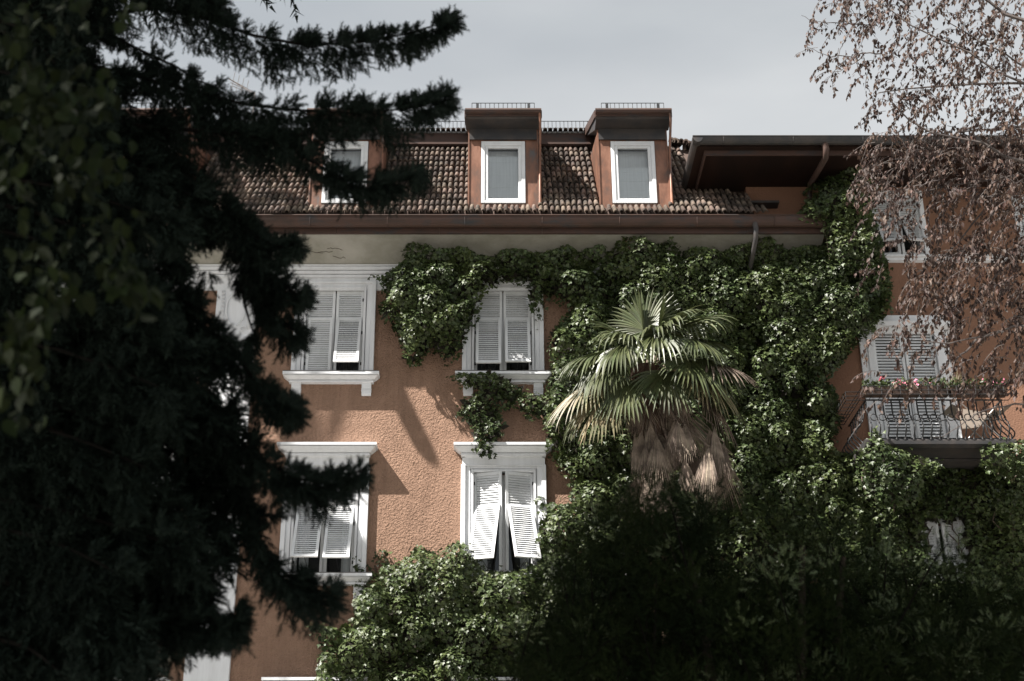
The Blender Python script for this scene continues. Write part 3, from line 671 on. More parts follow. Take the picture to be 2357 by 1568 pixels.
# flower boxes
LT = [(0, 0, 0), (-.32, .35, .05), (0, .5, -.03), (.32, .35, .05), (0, 1, .0)]; LF = [(0, 2, 1), (0, 3, 2), (1, 2, 4), (2, 3, 4)]
fbs = [('red', .15, 'flower box with one red bloom at the left corner of the balcony rail', 14, .05),
       ('pink', .28, 'flower box full of pale pink blooms in front of the balcony door', 60, .06),
       ('pink', .06, 'flower box of low dark green leaves with hardly a bloom', 4, .05),
       ('none', 0, 'flower box with a tall tuft of pale grass on the balcony rail', 0, .05),
       ('pink', .2, 'flower box with scattered pink and red blooms at the right end of the balcony rail', 30, .05)]
L5 = (xb1-xb0+.16)/5
for i, (c, _, lab, nf, fs_) in enumerate(fbs):
    x0 = xb0-.08+i*L5; x1 = x0+L5-.05; xm = (x0+x1)/2
    fb = thing('flower_box', lab, 'flower box', (xm, yb0-.175, ztop+.0), 'flower boxes along the balcony rail')
    mb = MB(); prf = [(yb0-.28, ztop+.16), (yb0-.25, ztop+.008), (yb0-.10, ztop+.008), (yb0-.07, ztop+.16)]; mb.ext(prf, x0, x1); mb.build('trough', M['planter'], fb)
    n = 240; P = np.stack([rng.uniform(x0, x1, n), rng.uniform(yb0-.30, yb0-.06, n), ztop+.12+rng.random(n)**1.5*(.17 if i != 2 else .22)], 1)
    D = rng.normal(0, .5, (n, 3))+[0, -.2, .6]
    scatter('leaves', LT, LF, P, D, rng.normal(0, 1, (n, 3)), rng.uniform(.05, .085, n), M['ivy'], fb)
    if nf:
        P = np.stack([rng.uniform(x0+.02, x1-.02, nf), rng.uniform(yb0-.33, yb0-.12, nf), ztop+.18+rng.random(nf)*.12], 1)
        if i == 0: P[:, 0] = xm+.12+rng.normal(0, .035, nf); P[:, 2] = ztop+.33+rng.normal(0, .02, nf)
        scatter('blooms', LT, LF, P, rng.normal(0, 1, (nf, 3)), rng.normal(0, 1, (nf, 3)), fs_, M['red' if c == 'red' else 'pink'], fb)
    if c == 'none':
        n = 90; P = np.stack([xm-.1+rng.normal(0, .07, n), yb0-.17+rng.normal(0, .03, n), np.full(n, ztop+.14)], 1)
        scatter('grass_tuft', [(-.02, 0, 0), (.02, 0, 0), (0, 1, 0)], [(0, 1, 2)], P, rng.normal(0, .28, (n, 3))+[0, 0, 1], rng.normal(0, 1, (n, 3))+[0, -2, 0], rng.uniform(.25, .42, n), M['palm_dry'], fb)
# folding rack with canvas on the balcony
rk = thing('drying_rack', 'folding rack draped with beige canvas behind the balcony railing, right of the door', 'drying rack', (X(2250, 960, 24.4), 24.4, zfl))
rx = WL[rk.name].x; mb = MB()
for y in (24.2, 24.7): mb.tube([(rx-.45, y, zfl), (rx+.35, y, zfl+.85)], .014, 5); mb.tube([(rx+.45, y, zfl), (rx-.35, y, zfl+.85)], .014, 5)
mb.build('frame', M['alu'], rk)
cl = MB(); n = 10
pts = [(rx-.55+1.1*i/n, zfl+.80-.18*math.sin(math.pi*i/n)+.03*math.sin(i*3)) for i in range(n+1)]
for i in range(n): cl.add([(pts[i][0], 24.12, pts[i][1]), (pts[i+1][0], 24.12, pts[i+1][1]), (pts[i+1][0], 24.72, pts[i+1][1]+.04), (pts[i][0], 24.72, pts[i][1]+.04)], [(0, 1, 2, 3)])
cl.add([(rx-.45, 24.115, zfl+.72), (rx+.1, 24.115, zfl+.62), (rx-.1, 24.11, zfl+.35), (rx-.42, 24.11, zfl+.30)], [(0, 1, 2, 3)])
cl.build('canvas', M['cloth'], rk)
# ------------------------------------------------------------------ ivy
IV = [(0, 0, 0), (-.42, .12, .06), (-.52, .5, .10), (-.22, .52, .03), (0, 1.0, -.06), (.22, .52, .03), (.52, .5, .10), (.42, .12, .06), (0, .38, -.03)]
IF = [(8, 0, 7), (8, 7, 6), (8, 6, 5), (8, 5, 4), (8, 4, 3), (8, 3, 2), (8, 2, 1), (8, 1, 0)]
def ivy(name, label, polys, Y, n_per, base, amp, sp, cat='ivy', size=(.05, .098), m='ivy', edge=.35, inner=.25, seed=1, stems=True, loc=None, rmin=.8, hole=None):
    r = np.random.default_rng(seed); allP = []; allN = []; allI = []
    for poly in polys:
        us = [p[0] for p in poly]; vs = [p[1] for p in poly]
        x0, x1 = X(min(us), min(vs), Y), X(max(us), min(vs), Y)
        if min(us) < CX: x0 = min(X(min(us), v, Y) for v in (min(vs), max(vs)))
        if max(us) > CX: x1 = max(X(max(us), v, Y) for v in (min(vs), max(vs)))
        else: x1 = max(X(max(us), v, Y) for v in (min(vs), max(vs)))
        z0, z1 = Z(max(vs), Y), Z(min(vs), Y)
        A = (x1-x0)*(z1-z0); n = int(A*n_per); x = r.uniform(x0, x1, n); z = r.uniform(z0, z1, n)
        u, v = proj(np.stack([x, np.full(n, Y), z], 1))
        k = inpoly(u+r.normal(0, 4, n), v+r.normal(0, 4, n), poly); x, z, u, v = x[k], z[k], u[k], v[k]
        ed = np.clip(edist(u, v, poly)/118.0/edge, 0, 1)
        nc = max(3, int((x1-x0+1)*(z1-z0+1)/sp**2)); c = np.stack([r.uniform(x0-.3, x1+.3, nc), r.uniform(z0-.3, z1+.3, nc)], 1)
        R = r.uniform(.6, 1.35, nc)*sp; A_ = r.uniform(.3, 1.0, nc)*amp
        def hf(x, z):
            H = np.zeros(x.shape)
            for s in range(0, len(x), 4000):
                dx = x[s:s+4000, None]-c[None, :, 0]; dz = (z[s:s+4000, None]-c[None, :, 1]); q = 1-(dx**2+dz**2)/R[None]**2
                H[s:s+4000] = (A_[None]*np.sqrt(np.clip(q, 0, 1))).max(1)
            return H
        h = hf(x, z); e = .03; gx = (hf(x+e, z)-h)/e; gz = (hf(x, z+e)-h)/e
        keep = ((h > .02*amp) | (r.random(len(x)) < rmin)) & ~((u > 1290) & (u < 1900) & (v > 1270) & (r.random(len(x)) < .62))
        if hole: keep &= ~inpoly(u, v, hole)
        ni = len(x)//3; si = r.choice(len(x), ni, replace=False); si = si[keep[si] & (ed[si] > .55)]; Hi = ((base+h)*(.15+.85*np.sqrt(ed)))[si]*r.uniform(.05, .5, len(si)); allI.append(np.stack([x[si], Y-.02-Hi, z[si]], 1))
        dep = np.where(r.random(len(x)) < inner, r.random(len(x)), 1-.12*r.random(len(x)))
        H = (base+h)*(.15+.85*np.sqrt(ed))*dep
        P = np.stack([x, Y-.03-H, z], 1)[keep]
        N = (np.stack([-gx*.8, -np.ones(len(x)), -gz*.8], 1)+[0, 0, .55]+r.normal(0, .55, (len(x), 3)))[keep]
        allP.append(P); allN.append(N)
    P = np.concatenate(allP); N = nrm(np.concatenate(allN)); n = len(P)
    D = np.stack([r.normal(0, .5, n), np.full(n, -.15)+r.normal(0, .2, n), -.8+r.normal(0, .35, n)], 1)
    D = nrm(D-(D*N).sum(1, keepdims=True)*N)
    o = thing(name, label, cat, loc or (float(P[:, 0].mean()), Y, 0.0))
    f = scatter('foliage', IV, IF, P, D, N, r.uniform(*size, n), M[m], o); f['kind'] = 'stuff'
    if n > 900:
        Pi = np.concatenate(allI); k_ = len(Pi); f = scatter('inner_growth_shade', LT, LF, Pi, np.stack([r.normal(0, .7, k_), r.normal(0, .2, k_), r.normal(0, .7, k_)], 1), np.stack([r.normal(0, .3, k_), np.full(k_, -1.), r.normal(0, .3, k_)], 1), r.uniform(.13, .22, k_), M['ivy_inner'], o); f['kind'] = 'stuff'
    if stems:
        mb = MB()
        for k in r.choice(n, min(45, n//150+4), replace=False):
            p = Vector(P[k]); pts = [Vector((p.x, Y-.03, p.z))]
            for q in range(7):
                pts.append(pts[-1]+Vector((r.normal(0, .10), 0, -.22+r.normal(0, .05)))); pts[-1].y = Y-.03-abs(r.normal(0, .02))
            uu, vv = proj(np.array(pts)); ok = np.zeros(len(pts), bool)
            for poly in polys: ok |= inpoly(uu, vv, poly)
            pts = [q for q, g_ in zip(pts, ok) if g_]
            if len(pts) > 2: mb.tube(pts, .012, 4)
        if mb.v: tag(mb.build('stem', M['stem'], o), kind='stuff')
    print(name, n); return o
top_poly = [(878, 660), (895, 640), (930, 625), (928, 590), (960, 574), (992, 592), (1010, 600), (1060, 592), (1100, 608), (1150, 596), (1200, 594), (1250, 604), (1300, 590), (1345, 592), (1395, 588), (1440, 560), (1500, 590), (1540, 545), (1560, 590), (1640, 600), (1690, 588), (1730, 568), (1765, 572), (1800, 600), (1870, 588), (1900, 560), (1895, 505), (1835, 520), (1828, 500), (1870, 470), (1835, 462), (1870, 440), (1930, 412), (1990, 395), (2010, 440), (2000, 520), (2016, 560), (2030, 620), (2040, 690), (2030, 745), (1995, 775), (1950, 800), (1930, 850), (1880, 880), (1915, 930), (1925, 990), (1905, 1040), (1950, 1110), (1980, 1200), (1990, 1640), (1230, 1640), (1245, 1290), (1232, 1250), (1262, 1165), (1310, 1175), (1315, 1120), (1285, 1080), (1262, 1040), (1252, 985), (1255, 900), (1272, 860), (1262, 800), (1275, 760), (1320, 720), (1275, 700), (1250, 690), (1238, 760), (1225, 720), (1210, 665), (1160, 660), (1105, 690), (1098, 745), (1070, 780), (1058, 828), (1035, 842), (1010, 822), (975, 820), (962, 850), (935, 842), (925, 800), (905, 760), (880, 745), (875, 715), (895, 700)]
ivy('climbing_ivy', 'broad sheet of glossy ivy covering the facade around the palm up to the eave', [top_poly], WY, 1250, .40, .66, .34, seed=3, edge=.22, rmin=1.0, inner=.35)
ivy('climbing_ivy', 'ivy garland trailing from the upper right white window sill to the hood below', [[(1025, 868), (1075, 862), (1130, 858), (1175, 885), (1210, 905), (1262, 925), (1262, 975), (1215, 965), (1180, 935), (1148, 950), (1160, 985), (1145, 1020), (1130, 1062), (1095, 1045), (1085, 990), (1052, 955), (1065, 925), (1100, 900), (1060, 890)]], WY-.15, 700, .05, .2, .2, seed=4, edge=.15, inner=.2)
mound = [(722, 1600), (735, 1545), (745, 1480), (715, 1452), (730, 1440), (780, 1455), (820, 1420), (815, 1390), (862, 1350), (880, 1310), (925, 1295), (960, 1268), (1010, 1275), (1060, 1252), (1090, 1275), (1108, 1318), (1170, 1325), (1240, 1300), (1330, 1310), (1420, 1400), (1420, 1620), (722, 1620)]
ivy('climbing_ivy', 'bushy mound of glossy ivy filling the wall under the two lower white windows', [mound], WY, 1150, .30, .70, .40, seed=5, edge=.5, inner=.4, rmin=1)
ivy('ivy_shoots', 'loose young ivy shoots standing against the wall beside the lower left window', [[(815, 1350), (812, 1290), (830, 1285), (850, 1320), (870, 1260), (890, 1265), (900, 1300), (870, 1350), (850, 1400), (820, 1420)], [(955, 1290), (960, 1255), (975, 1258), (985, 1290)], [(1225, 1150), (1245, 1140), (1262, 1165), (1250, 1190)]], WY, 420, .03, .12, .15, seed=6, edge=.1, inner=.3)
ivy('ivy_tendrils', 'dark thin ivy tendrils creeping over the shaded cream soffit', [[(845, 642), (850, 634), (885, 640), (925, 644), (925, 652), (880, 656)], [(985, 565), (1010, 560), (1010, 566), (990, 575)], [(1150, 546), (1190, 546), (1215, 565), (1205, 600), (1195, 570)], [(1210, 575), (1260, 568), (1300, 590), (1330, 580), (1350, 565), (1340, 600), (1200, 602)], [(1400, 560), (1440, 545), (1470, 575), (1540, 548), (1560, 560), (1550, 600), (1390, 600)]], WY-.30, 380, .03, .1, .12, seed=7, edge=.1, stems=False)
ivy('dry_ivy_spray', 'small withered tan ivy spray hanging under the eave above the palm', [[(1430, 545), (1445, 538), (1458, 545), (1460, 580), (1450, 578), (1446, 556), (1432, 552)]], WY-.65, 900, .02, .05, .1, seed=8, m='ivy_old', edge=.1, stems=False)
ivy('climbing_ivy', 'ivy cascade hanging below the left corner of the balcony', [[(1952, 1060), (1985, 1030), (2005, 985), (2025, 1020), (2075, 1040), (2130, 1055), (2165, 1080), (2120, 1110), (2110, 1160), (2060, 1180), (2010, 1160), (1975, 1120)]], YW-1.25, 900, .1, .4, .3, seed=9, edge=.3)
ivy('climbing_ivy', 'dark ivy on the wall under the balcony of the taller house', [[(1900, 1050), (1985, 1040), (2380, 1040), (2380, 1620), (1900, 1620)]], YW-.02, 1000, .15, .4, .4, seed=10, edge=.3, inner=.4, rmin=1, hole=[(2112, 1205), (2208, 1205), (2225, 1310), (2130, 1310)])
ivy('climbing_ivy', 'ivy cluster hanging beneath the right end of the balcony at the picture edge', [[(2240, 1045), (2290, 1025), (2380, 1010), (2380, 1120), (2320, 1110), (2260, 1085)]], YW-1.2, 900, .1, .35, .3, seed=11, edge=.25)
ivy('climbing_ivy', 'rounded lit ivy cluster on the wall below the balcony at the right picture edge', [[(2275, 1180), (2310, 1130), (2380, 1120), (2380, 1260), (2320, 1250), (2290, 1215)]], YW-.5, 900, .1, .35, .3, seed=12, edge=.25)

ivy('climbing_ivy', 'ivy spilling over the right end of the main gutter beneath the brown leaved branches', [[(1826, 502), (1845, 488), (1872, 470), (1900, 452), (1960, 440), (2000, 470), (2005, 560), (2000, 630), (1950, 640), (1905, 600), (1892, 530), (1850, 520)]], 24.35, 1000, .08, .40, .26, seed=14, edge=.2, rmin=1)
ivy('climbing_ivy', 'thick bulging hump of ivy between the palm and the shuttered balcony door', [[(1730, 610), (1900, 575), (2010, 580), (2035, 690), (2000, 770), (1945, 820), (1900, 880), (1800, 860), (1730, 760)]], WY-.55, 1000, .15, .50, .32, seed=15, edge=.25, rmin=1, inner=.35)
# ------------------------------------------------------------------ palm
PY = 22.6; pc = Vector(W(1495, 850, PY))
palm = thing('palm_tree', 'fan palm with drooping green fronds over a skirt of dead brown ones', 'palm tree', (pc.x, PY, 0))
mb = MB(); pts = []; rad = []
for i in range(30):
    t = i/29; pts.append((pc.x+.05*math.sin(t*4), PY+.03*math.cos(t*5), pc.z*t)); rad.append(.17+.06*t+.012*(i % 2)+(.06 if t > .9 else 0))
mb.tube(pts, rad, 14); mb.build('trunk', M['palm_trunk'], palm, smooth=True)
n = 2600; a = rng.uniform(0, 2*math.pi, n); zz = pc.z-rng.random(n)*3.3; rr = .17+rng.random(n)*.07
P = np.stack([pc.x+rr*np.cos(a), PY+rr*np.sin(a), zz], 1); D = np.stack([np.cos(a)*.4, np.sin(a)*.4, rng.normal(-.3, .8, n)], 1)
o = scatter('trunk_fibre', [(-.012, 0, 0), (.012, 0, 0), (.03, 1, .1)], [(0, 1, 2)], P, D, rng.normal(0, 1, (n, 3)), rng.uniform(.12, .35, n), M['palm_trunk'], palm); o['kind'] = 'stuff'
def frond(hub, ax, face, R, nseg, spread, droop, m, r_, name='frond', pet=None, wid=.032, split=.45, curl=0.0, join=.0):
    """costapalmate fan: blades fan out round ax in the plane facing 'face' and bend down with gravity"""
    ax = Vector(ax).normalized(); face = Vector(face); face = (face-face.dot(ax)*ax).normalized(); sd_ = ax.cross(face)
    mb = MB(); hub = Vector(hub)
    if pet is not None:
        p0 = Vector(pet); mid = (p0+hub)/2+Vector((0, 0, .10)); mb.tube([p0, mid, hub], [.022, .014, .012], 5)
    for i in range(nseg):
        t = (i/(nseg-1)-.5)*spread; d = ax*math.cos(t)+sd_*math.sin(t)+face*(.10*math.cos(t*2)); d.normalize()
        Ln = R*(1-.28*(abs(t)/(spread/2))**2)*r_.uniform(.9, 1.05); side = d.cross(face).normalized()
        k = 6; prev = None; p = hub.copy(); dd = d.copy(); vs = []; fs = []
        dr = droop*r_.uniform(.6, 1.5)*(2.6 if r_.random() < .10 else 1); w0 = wid*r_.uniform(.85, 1.1)
        for j in range(k+1):
            s = j/k; wv = w0*(.35+1.1*s if s < .4 else .79*(1-((s-.4)/.6)**1.6)+.03)
            fold = face*(wv*.35)
            vs += [p-side*wv+fold, p-fold*.4, p+side*wv+fold]
            dd = (dd+Vector((0, 0, -1))*(dr*(s**1.3)*.5)).normalized(); p = p+dd*(Ln/k)
            if j: b = 3*j; fs += [(b-3, b-2, b+1, b), (b-2, b-1, b+2, b+1)]
        mb.add(vs, fs)
    return mb.build(name, m, palm)
pr = random.Random(11)
def radial(az, el, pl, R, spread, droop, m, bend=45, name='frond', nseg=30, wid=.040):
    a = math.radians(az); e = math.radians(el); e2 = math.radians(el-bend)    # az: 0 = right, 90 = away, -90 = to the viewer
    d = Vector((math.cos(a)*math.cos(e), math.sin(a)*math.cos(e), math.sin(e)))
    ax = Vector((math.cos(a)*math.cos(e2), math.sin(a)*math.cos(e2), math.sin(e2)))
    fc = Vector((-math.cos(a)*math.sin(e2), -math.sin(a)*math.sin(e2), math.cos(e2)))+Vector((pr.uniform(-.25, .25), -.45, 0))
    base = pc+Vector((d.x*.1, d.y*.1, pr.uniform(-.3, .05))); hub = base+d*pl
    frond(hub, ax, fc, R, nseg, spread, droop, m, pr, name, base, wid)
prr = random.Random(3)
G_, Y_, D_ = M['palm'], M['palm_dry'], M['palm_dead']
fl = [(-100, 78, .85, .80, 4.0, .30, 0), (20, 66, .85, .85, 4.0, .30, 10), (70, 74, .9, .8, 4.0, .25, 5), (170, 60, .8, .85, 4.0, .45, 20), (-60, 58, .85, .95, 3.9, .7, 48), (-95, 48, .8, 1.0, 3.9, .7, 60), (-130, 50, .85, .95, 3.9, .7, 52),
      (-25, 48, .9, 1.0, 3.8, .7, 45), (0, 38, .95, 1.0, 3.8, .8, 45), (178, 42, .95, 1.0, 3.8, .8, 45), (-160, 34, .95, 1.0, 3.8, .8, 50), (-75, 30, .8, 1.0, 3.7, .8, 62), (-40, 24, .9, 1.0, 3.7, .8, 55), (-115, 22, .8, 1.0, 3.7, .8, 60),
      (15, 18, .95, 1.0, 3.6, .8, 45), (165, 16, .95, 1.0, 3.6, .8, 50), (-145, 8, .9, 1.0, 3.5, .8, 50), (-15, 4, .95, 1.0, 3.5, .8, 45), (110, 45, .8, .9, 3.6, .6, 30), (50, 40, .9, .9, 3.6, .6, 35), (140, 30, .9, .95, 3.6, .7, 40)]
for az, el, R in ((-150, 82, .95), (-30, 78, 1.0), (100, 85, 1.0)): radial(az, el, .62, R, 2.2, .35, G_, 6)
for az, el, pl, R, s_, dr, be in fl: radial(az+prr.uniform(-14, 14), el+prr.uniform(-9, 7), pl*prr.uniform(.85, 1.1), R*prr.uniform(.88, 1.12), s_*prr.uniform(.72, .95), dr*prr.uniform(1.1, 1.9), G_, be+prr.uniform(-8, 12))
lo = [(-168, -8, 1.0, 1.15, 3.0, .7, 42, Y_), (175, -20, .95, 1.1, 2.8, .7, 40, G_), (-150, -30, .95, 1.05, 2.6, .6, 38, Y_), (-50, -8, .85, 1.05, 3.3, .7, 50, G_), (-30, -20, .9, 1.05, 3.2, .7, 40, Y_), (0, -14, 1.0, 1.1, 3.0, .7, 40, G_),
      (-5, -30, 1.0, 1.1, 2.8, .6, 40, D_), (20, -22, 1.0, 1.05, 2.8, .7, 40, G_), (-75, -28, .7, 1.0, 3.0, .6, 42, G_), (-125, -22, .8, 1.0, 2.8, .6, 45, G_), (-20, 10, 1.0, .95, 3.2, .8, 40, D_), (30, -35, 1.05, 1.05, 2.4, .5, 35, G_), (160, -40, .9, .95, 2.4, .5, 35, G_)]
for az, el, pl, R, s_, dr, be, mm in lo: radial(az, el, pl, R, s_, dr, mm, be, nseg=30)
for k in range(54):                                       # hanging dead skirt
    if k < 26: xo = pr.uniform(.1, 1.15); yo = pr.uniform(-.8, .15); lv = pr.uniform(-1.15, -1.8)+.25*(xo < .4)
    elif k < 40: xo = pr.uniform(-.36, .05); yo = pr.uniform(-.5, -.1); lv = pr.uniform(-.9, -2.2)
    else: xo = pr.uniform(-.35, .6); yo = pr.uniform(-.45, .2); lv = pr.uniform(-.5, -1.1)
    hub = pc+Vector((xo, yo, lv)); base = pc+Vector((xo*.15, yo*.15, lv+.75))
    ax = Vector((xo*.12+pr.uniform(-.28, .28), yo*.12+pr.uniform(-.2, .2), -1)); fc = Vector((pr.uniform(-.9, .9), -1, .2))
    frond(hub, ax, fc, pr.uniform(.6, 1.15), 16, pr.uniform(.6, 1.05), .25, D_, pr, 'dead_frond', base, .013)

# ------------------------------------------------------------------ spruce in front, left
SY = 10.4; st_ = Vector(W(-70, 1568, 10.9))
spr = thing('spruce_tree', 'near black spruce with drooping feathery boughs filling the left side', 'tree', (st_.x, 10.9, 0))
mb = MB(); mb.tube([(st_.x, 10.9, 0), (st_.x+.05, 10.9, 4), (st_.x+.02, 10.9, 8), (st_.x, 10.9, 13), (st_.x, 10.9, 16)], [.26, .22, .17, .09, .03], 10); mb.build('trunk', M['bark'], spr, smooth=True)
# needle shoot
tv = []; tf = []
nn = 15
for i in range(nn):
    t = i/nn; y = .05+.85*t; a = i*2.39996; l_ = .30*(1-.3*t); w_ = .05
    c = Vector((math.cos(a), 0, math.sin(a))); s = Vector((-math.sin(a), 0, math.cos(a)))
    b = Vector((0, y, 0)); tip = b+c*l_*.95+Vector((0, l_*.75, 0)); k = len(tv); tv += [tuple(b-s*w_), tuple(b+s*w_), tuple(tip)]; tf.append((k, k+1, k+2))
k = len(tv); tv += [(-.035, 0, 0), (.035, 0, 0), (0, 0, .05), (0, 1.08, 0)]; tf += [(k, k+1, k+3), (k+1, k+2, k+3), (k+2, k, k+3)]
SV, SF = np.array(tv), np.array(tf)
def interp(poly, t):
    poly = np.asarray(poly, float); d = np.r_[0, np.cumsum(np.hypot(*(np.diff(poly[:, :2], axis=0).T)))]; d /= d[-1]
    return np.stack([np.interp(t, d, poly[:, k]) for k in range(poly.shape[1])], -1)
gaps = [[(250, 72), (330, 92), (420, 106), (500, 126), (560, 152), (598, 190), (680, 192), (760, 178), (1000, 125), (1045, 195), (960, 205), (640, 222), (520, 193), (450, 163), (400, 130), (300, 88)], [(200, 92), (235, 85), (300, 128), (350, 168), (300, 165), (215, 146)], [(482, 1330), (548, 1320), (546, 1395), (505, 1415)], [(502, 640), (543, 640), (548, 760), (522, 785), (502, 700)], [(295, 238), (388, 235), (388, 262), (300, 262)], [(90, 632), (150, 632), (175, 690), (120, 700)], [(205, 690), (232, 690), (232, 745), (212, 745)], [(240, 100), (300, 130), (345, 170), (300, 165), (220, 148), (205, 110)], [(0, 1165), (22, 1165), (8, 1200), (0, 1200)],
        [(340, 975), (352, 975), (350, 1010)], [(445, 560), (520, 560), (515, 610), (440, 630)], [(325, 880), (345, 880), (345, 910)], [(495, 915), (570, 900), (585, 940), (560, 950)], [(250, 700), (300, 700), (270, 730)]]
gaps += [[(752, 328), (856, 328), (852, 384), (755, 374)], [(425, 1495), (532, 1480), (528, 1575), (415, 1575)], [(506, 640), (590, 690), (590, 740), (560, 800), (530, 790)], [(590, -5), (690, -5), (690, 45), (590, 40)]]
def bough(poly, n, Y0, Y1, dz=.25, down=1.0, len_=(.075, .125), r=np.random.default_rng(3), limb=True, parent=spr, rad=.022):
    """poly rows: u, v, up, down (picture px at the tree's distance); the bough is a limb with shoots and hanging sprays"""
    K = 15; nb_ = max(3, n//K); t = np.sort(r.random(nb_)**.92); q = interp(poly, t); q2 = interp(poly, np.clip(t+.02, 0, 1)); q1 = interp(poly, np.clip(t-.02, 0, 1))
    tg = (q2-q1)[:, :2]; tg /= np.maximum(np.hypot(tg[:, 0], tg[:, 1]), 1e-6)[:, None]
    dwn = r.random(nb_) < q[:, 3]/(q[:, 2]+q[:, 3]+1e-6); clump = .45+.55*np.abs(np.sin(t*19+Y0*9))
    Ln = np.where(dwn, q[:, 3]*(.65+.95*clump)*r.uniform(.35, 1.35, nb_), q[:, 2]*r.uniform(.4, 1.1, nb_))
    dx_ = tg[:, 0]*r.uniform(.2, .9, nb_); dy_ = tg[:, 1]*.4+np.where(dwn, r.uniform(.6, 1.2, nb_), -r.uniform(.35, .8, nb_)); nn_ = np.hypot(dx_, dy_); dx_ /= nn_; dy_ /= nn_
    dY = r.normal(0, 1, nb_)*dz*.9
    s_ = np.tile((np.arange(K)+.5)/K, nb_)+r.normal(0, .03, nb_*K); rep = lambda a: np.repeat(a, K)
    sg = np.tile(np.where(np.arange(K) % 2, 1, -1), nb_); br_ = r.uniform(0, 1, nb_*K)*np.clip(rep(Ln)*.16, 4, 16)*sg*(1-.5*s_)
    curve = rep(dx_)*s_*(1-.35*s_)
    u = rep(q[:, 0])+curve*rep(Ln)+br_*rep(dy_)+r.normal(0, 3, nb_*K); v = rep(q[:, 1])+rep(dy_)*rep(Ln)*s_-br_*rep(dx_)+r.normal(0, 3, nb_*K)
    Y = rep(Y0+(Y1-Y0)*t)+rep(dY)*s_+r.normal(0, .05, nb_*K)
    dirx = rep(dx_)+sg*rep(dy_)*.55; dirz = -(rep(dy_)-sg*rep(dx_)*.55)
    keep = np.ones(len(u), bool)
    for g_ in gaps: keep &= ~inpoly(u, v, g_)
    u, v, Y, dirx, dirz = u[keep], v[keep], Y[keep], dirx[keep], dirz[keep]; m_ = len(u)
    zz = EYE+Y*np.tan(TH+np.arctan((CY-v)/F)); xx = (u-CX)/F*(Y*math.cos(TH)+(zz-EYE)*math.sin(TH)); P = np.stack([xx, Y, zz], 1)
    D = np.stack([dirx, r.normal(0, .35, m_), dirz], 1)+r.normal(0, .22, (m_, 3))
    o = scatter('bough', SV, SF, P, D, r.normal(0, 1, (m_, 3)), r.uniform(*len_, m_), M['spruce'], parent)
    if limb:
        ts = np.linspace(0, 1, 9); q = interp(poly, ts); mb = MB()
        mb.tube([W(a[0], a[1], Y0+(Y1-Y0)*t_) for a, t_ in zip(q, ts)], list(np.linspace(rad, .006, 9)), 5); mb.build('limb', M['darkbark'], o)
    return o
B = []
B.append(([(120, 60, 30, 60), (330, 15, 40, 60), (450, 35, 35, 70), (560, 75, 28, 85), (620, 95, 30, 85), (740, 108, 28, 55), (830, 98, 25, 60), (920, 82, 22, 45), (1000, 66, 20, 28), (1042, 46, 10, 8)], 1250, 10.3, 9.6))
B.append(([(60, -60, 30, 60), (300, -40, 30, 60), (480, 0, 40, 45), (510, 15, 12, 20)], 600, 10.4, 9.9))
B.append(([(110, 40, 30, 60), (240, 72, 14, 20), (300, 105, 10, 35), (350, 130, 14, 50), (400, 150, 14, 50), (450, 185, 14, 45), (500, 200, 14, 40)], 420, 10.4, 10.0))
B.append(([(90, 120, 40, 60), (210, 152, 12, 25), (300, 172, 12, 40), (400, 200, 24, 60), (500, 225, 16, 75), (600, 250, 24, 70), (700, 255, 35, 70), (800, 260, 38, 62), (900, 255, 32, 48), (980, 245, 28, 38), (1038, 218, 14, 14)], 1500, 10.3, 9.4))
B.append(([(300, 290, 30, 60), (420, 300, 35, 55), (540, 305, 35, 70), (650, 335, 30, 50), (720, 375, 28, 45), (780, 410, 24, 45), (850, 425, 24, 35), (920, 418, 22, 28), (968, 402, 14, 14)], 1000, 10.1, 9.2))
B.append(([(250, 360, 40, 90), (420, 400, 35, 80), (500, 460, 35, 80), (560, 520, 25, 70), (620, 570, 20, 50), (685, 565, 12, 12)], 900, 10.2, 9.5))
B.append(([(480, 500, 20, 50), (560, 560, 25, 70), (610, 620, 25, 60), (660, 665, 18, 35), (700, 682, 8, 10)], 480, 10.2, 9.7))
B.append(([(560, 600, 20, 50), (600, 680, 30, 60), (640, 735, 24, 50), (692, 772, 10, 14)], 420, 10.2, 9.7))
B.append(([(555, 620, 15, 60), (562, 700, 10, 50), (580, 760, 10, 45)], 220, 10.2, 10.1))
B.append(([(430, 480, 30, 90), (470, 520, 10, 60), (478, 560, 5, 60)], 160, 10.3, 10.2))
B.append(([(280, 640, 50, 90), (430, 720, 40, 90), (530, 800, 25, 80), (590, 880, 20, 55), (640, 925, 22, 40), (686, 948, 16, 22)], 900, 10.1, 9.4))
B.append(([(300, 850, 50, 90), (450, 940, 45, 90), (560, 1020, 35, 70), (640, 1085, 28, 60), (720, 1115, 25, 45), (790, 1100, 22, 30), (838, 1082, 12, 12)], 1150, 10.1, 9.3))
B.append(([(480, 1000, 30, 80), (560, 1130, 20, 40), (590, 1230, 12, 70), (640, 1310, 14, 75), (700, 1350, 18, 60), (770, 1368, 16, 22)], 850, 10.2, 9.5))
B.append(([(575, 1190, 6, 10), (600, 1188, 8, 12), (636, 1186, 6, 6)], 40, 9.9, 9.8))
B.append(([(200, 1180, 60, 100), (360, 1280, 50, 100), (470, 1370, 35, 70), (540, 1400, 20, 50), (550, 1435, 10, 20)], 800, 10.1, 9.5))
B.append(([(150, 1330, 60, 110), (300, 1420, 50, 90), (430, 1440, 40, 60), (500, 1430, 25, 50), (510, 1470, 10, 30)], 800, 10.0, 9.4))
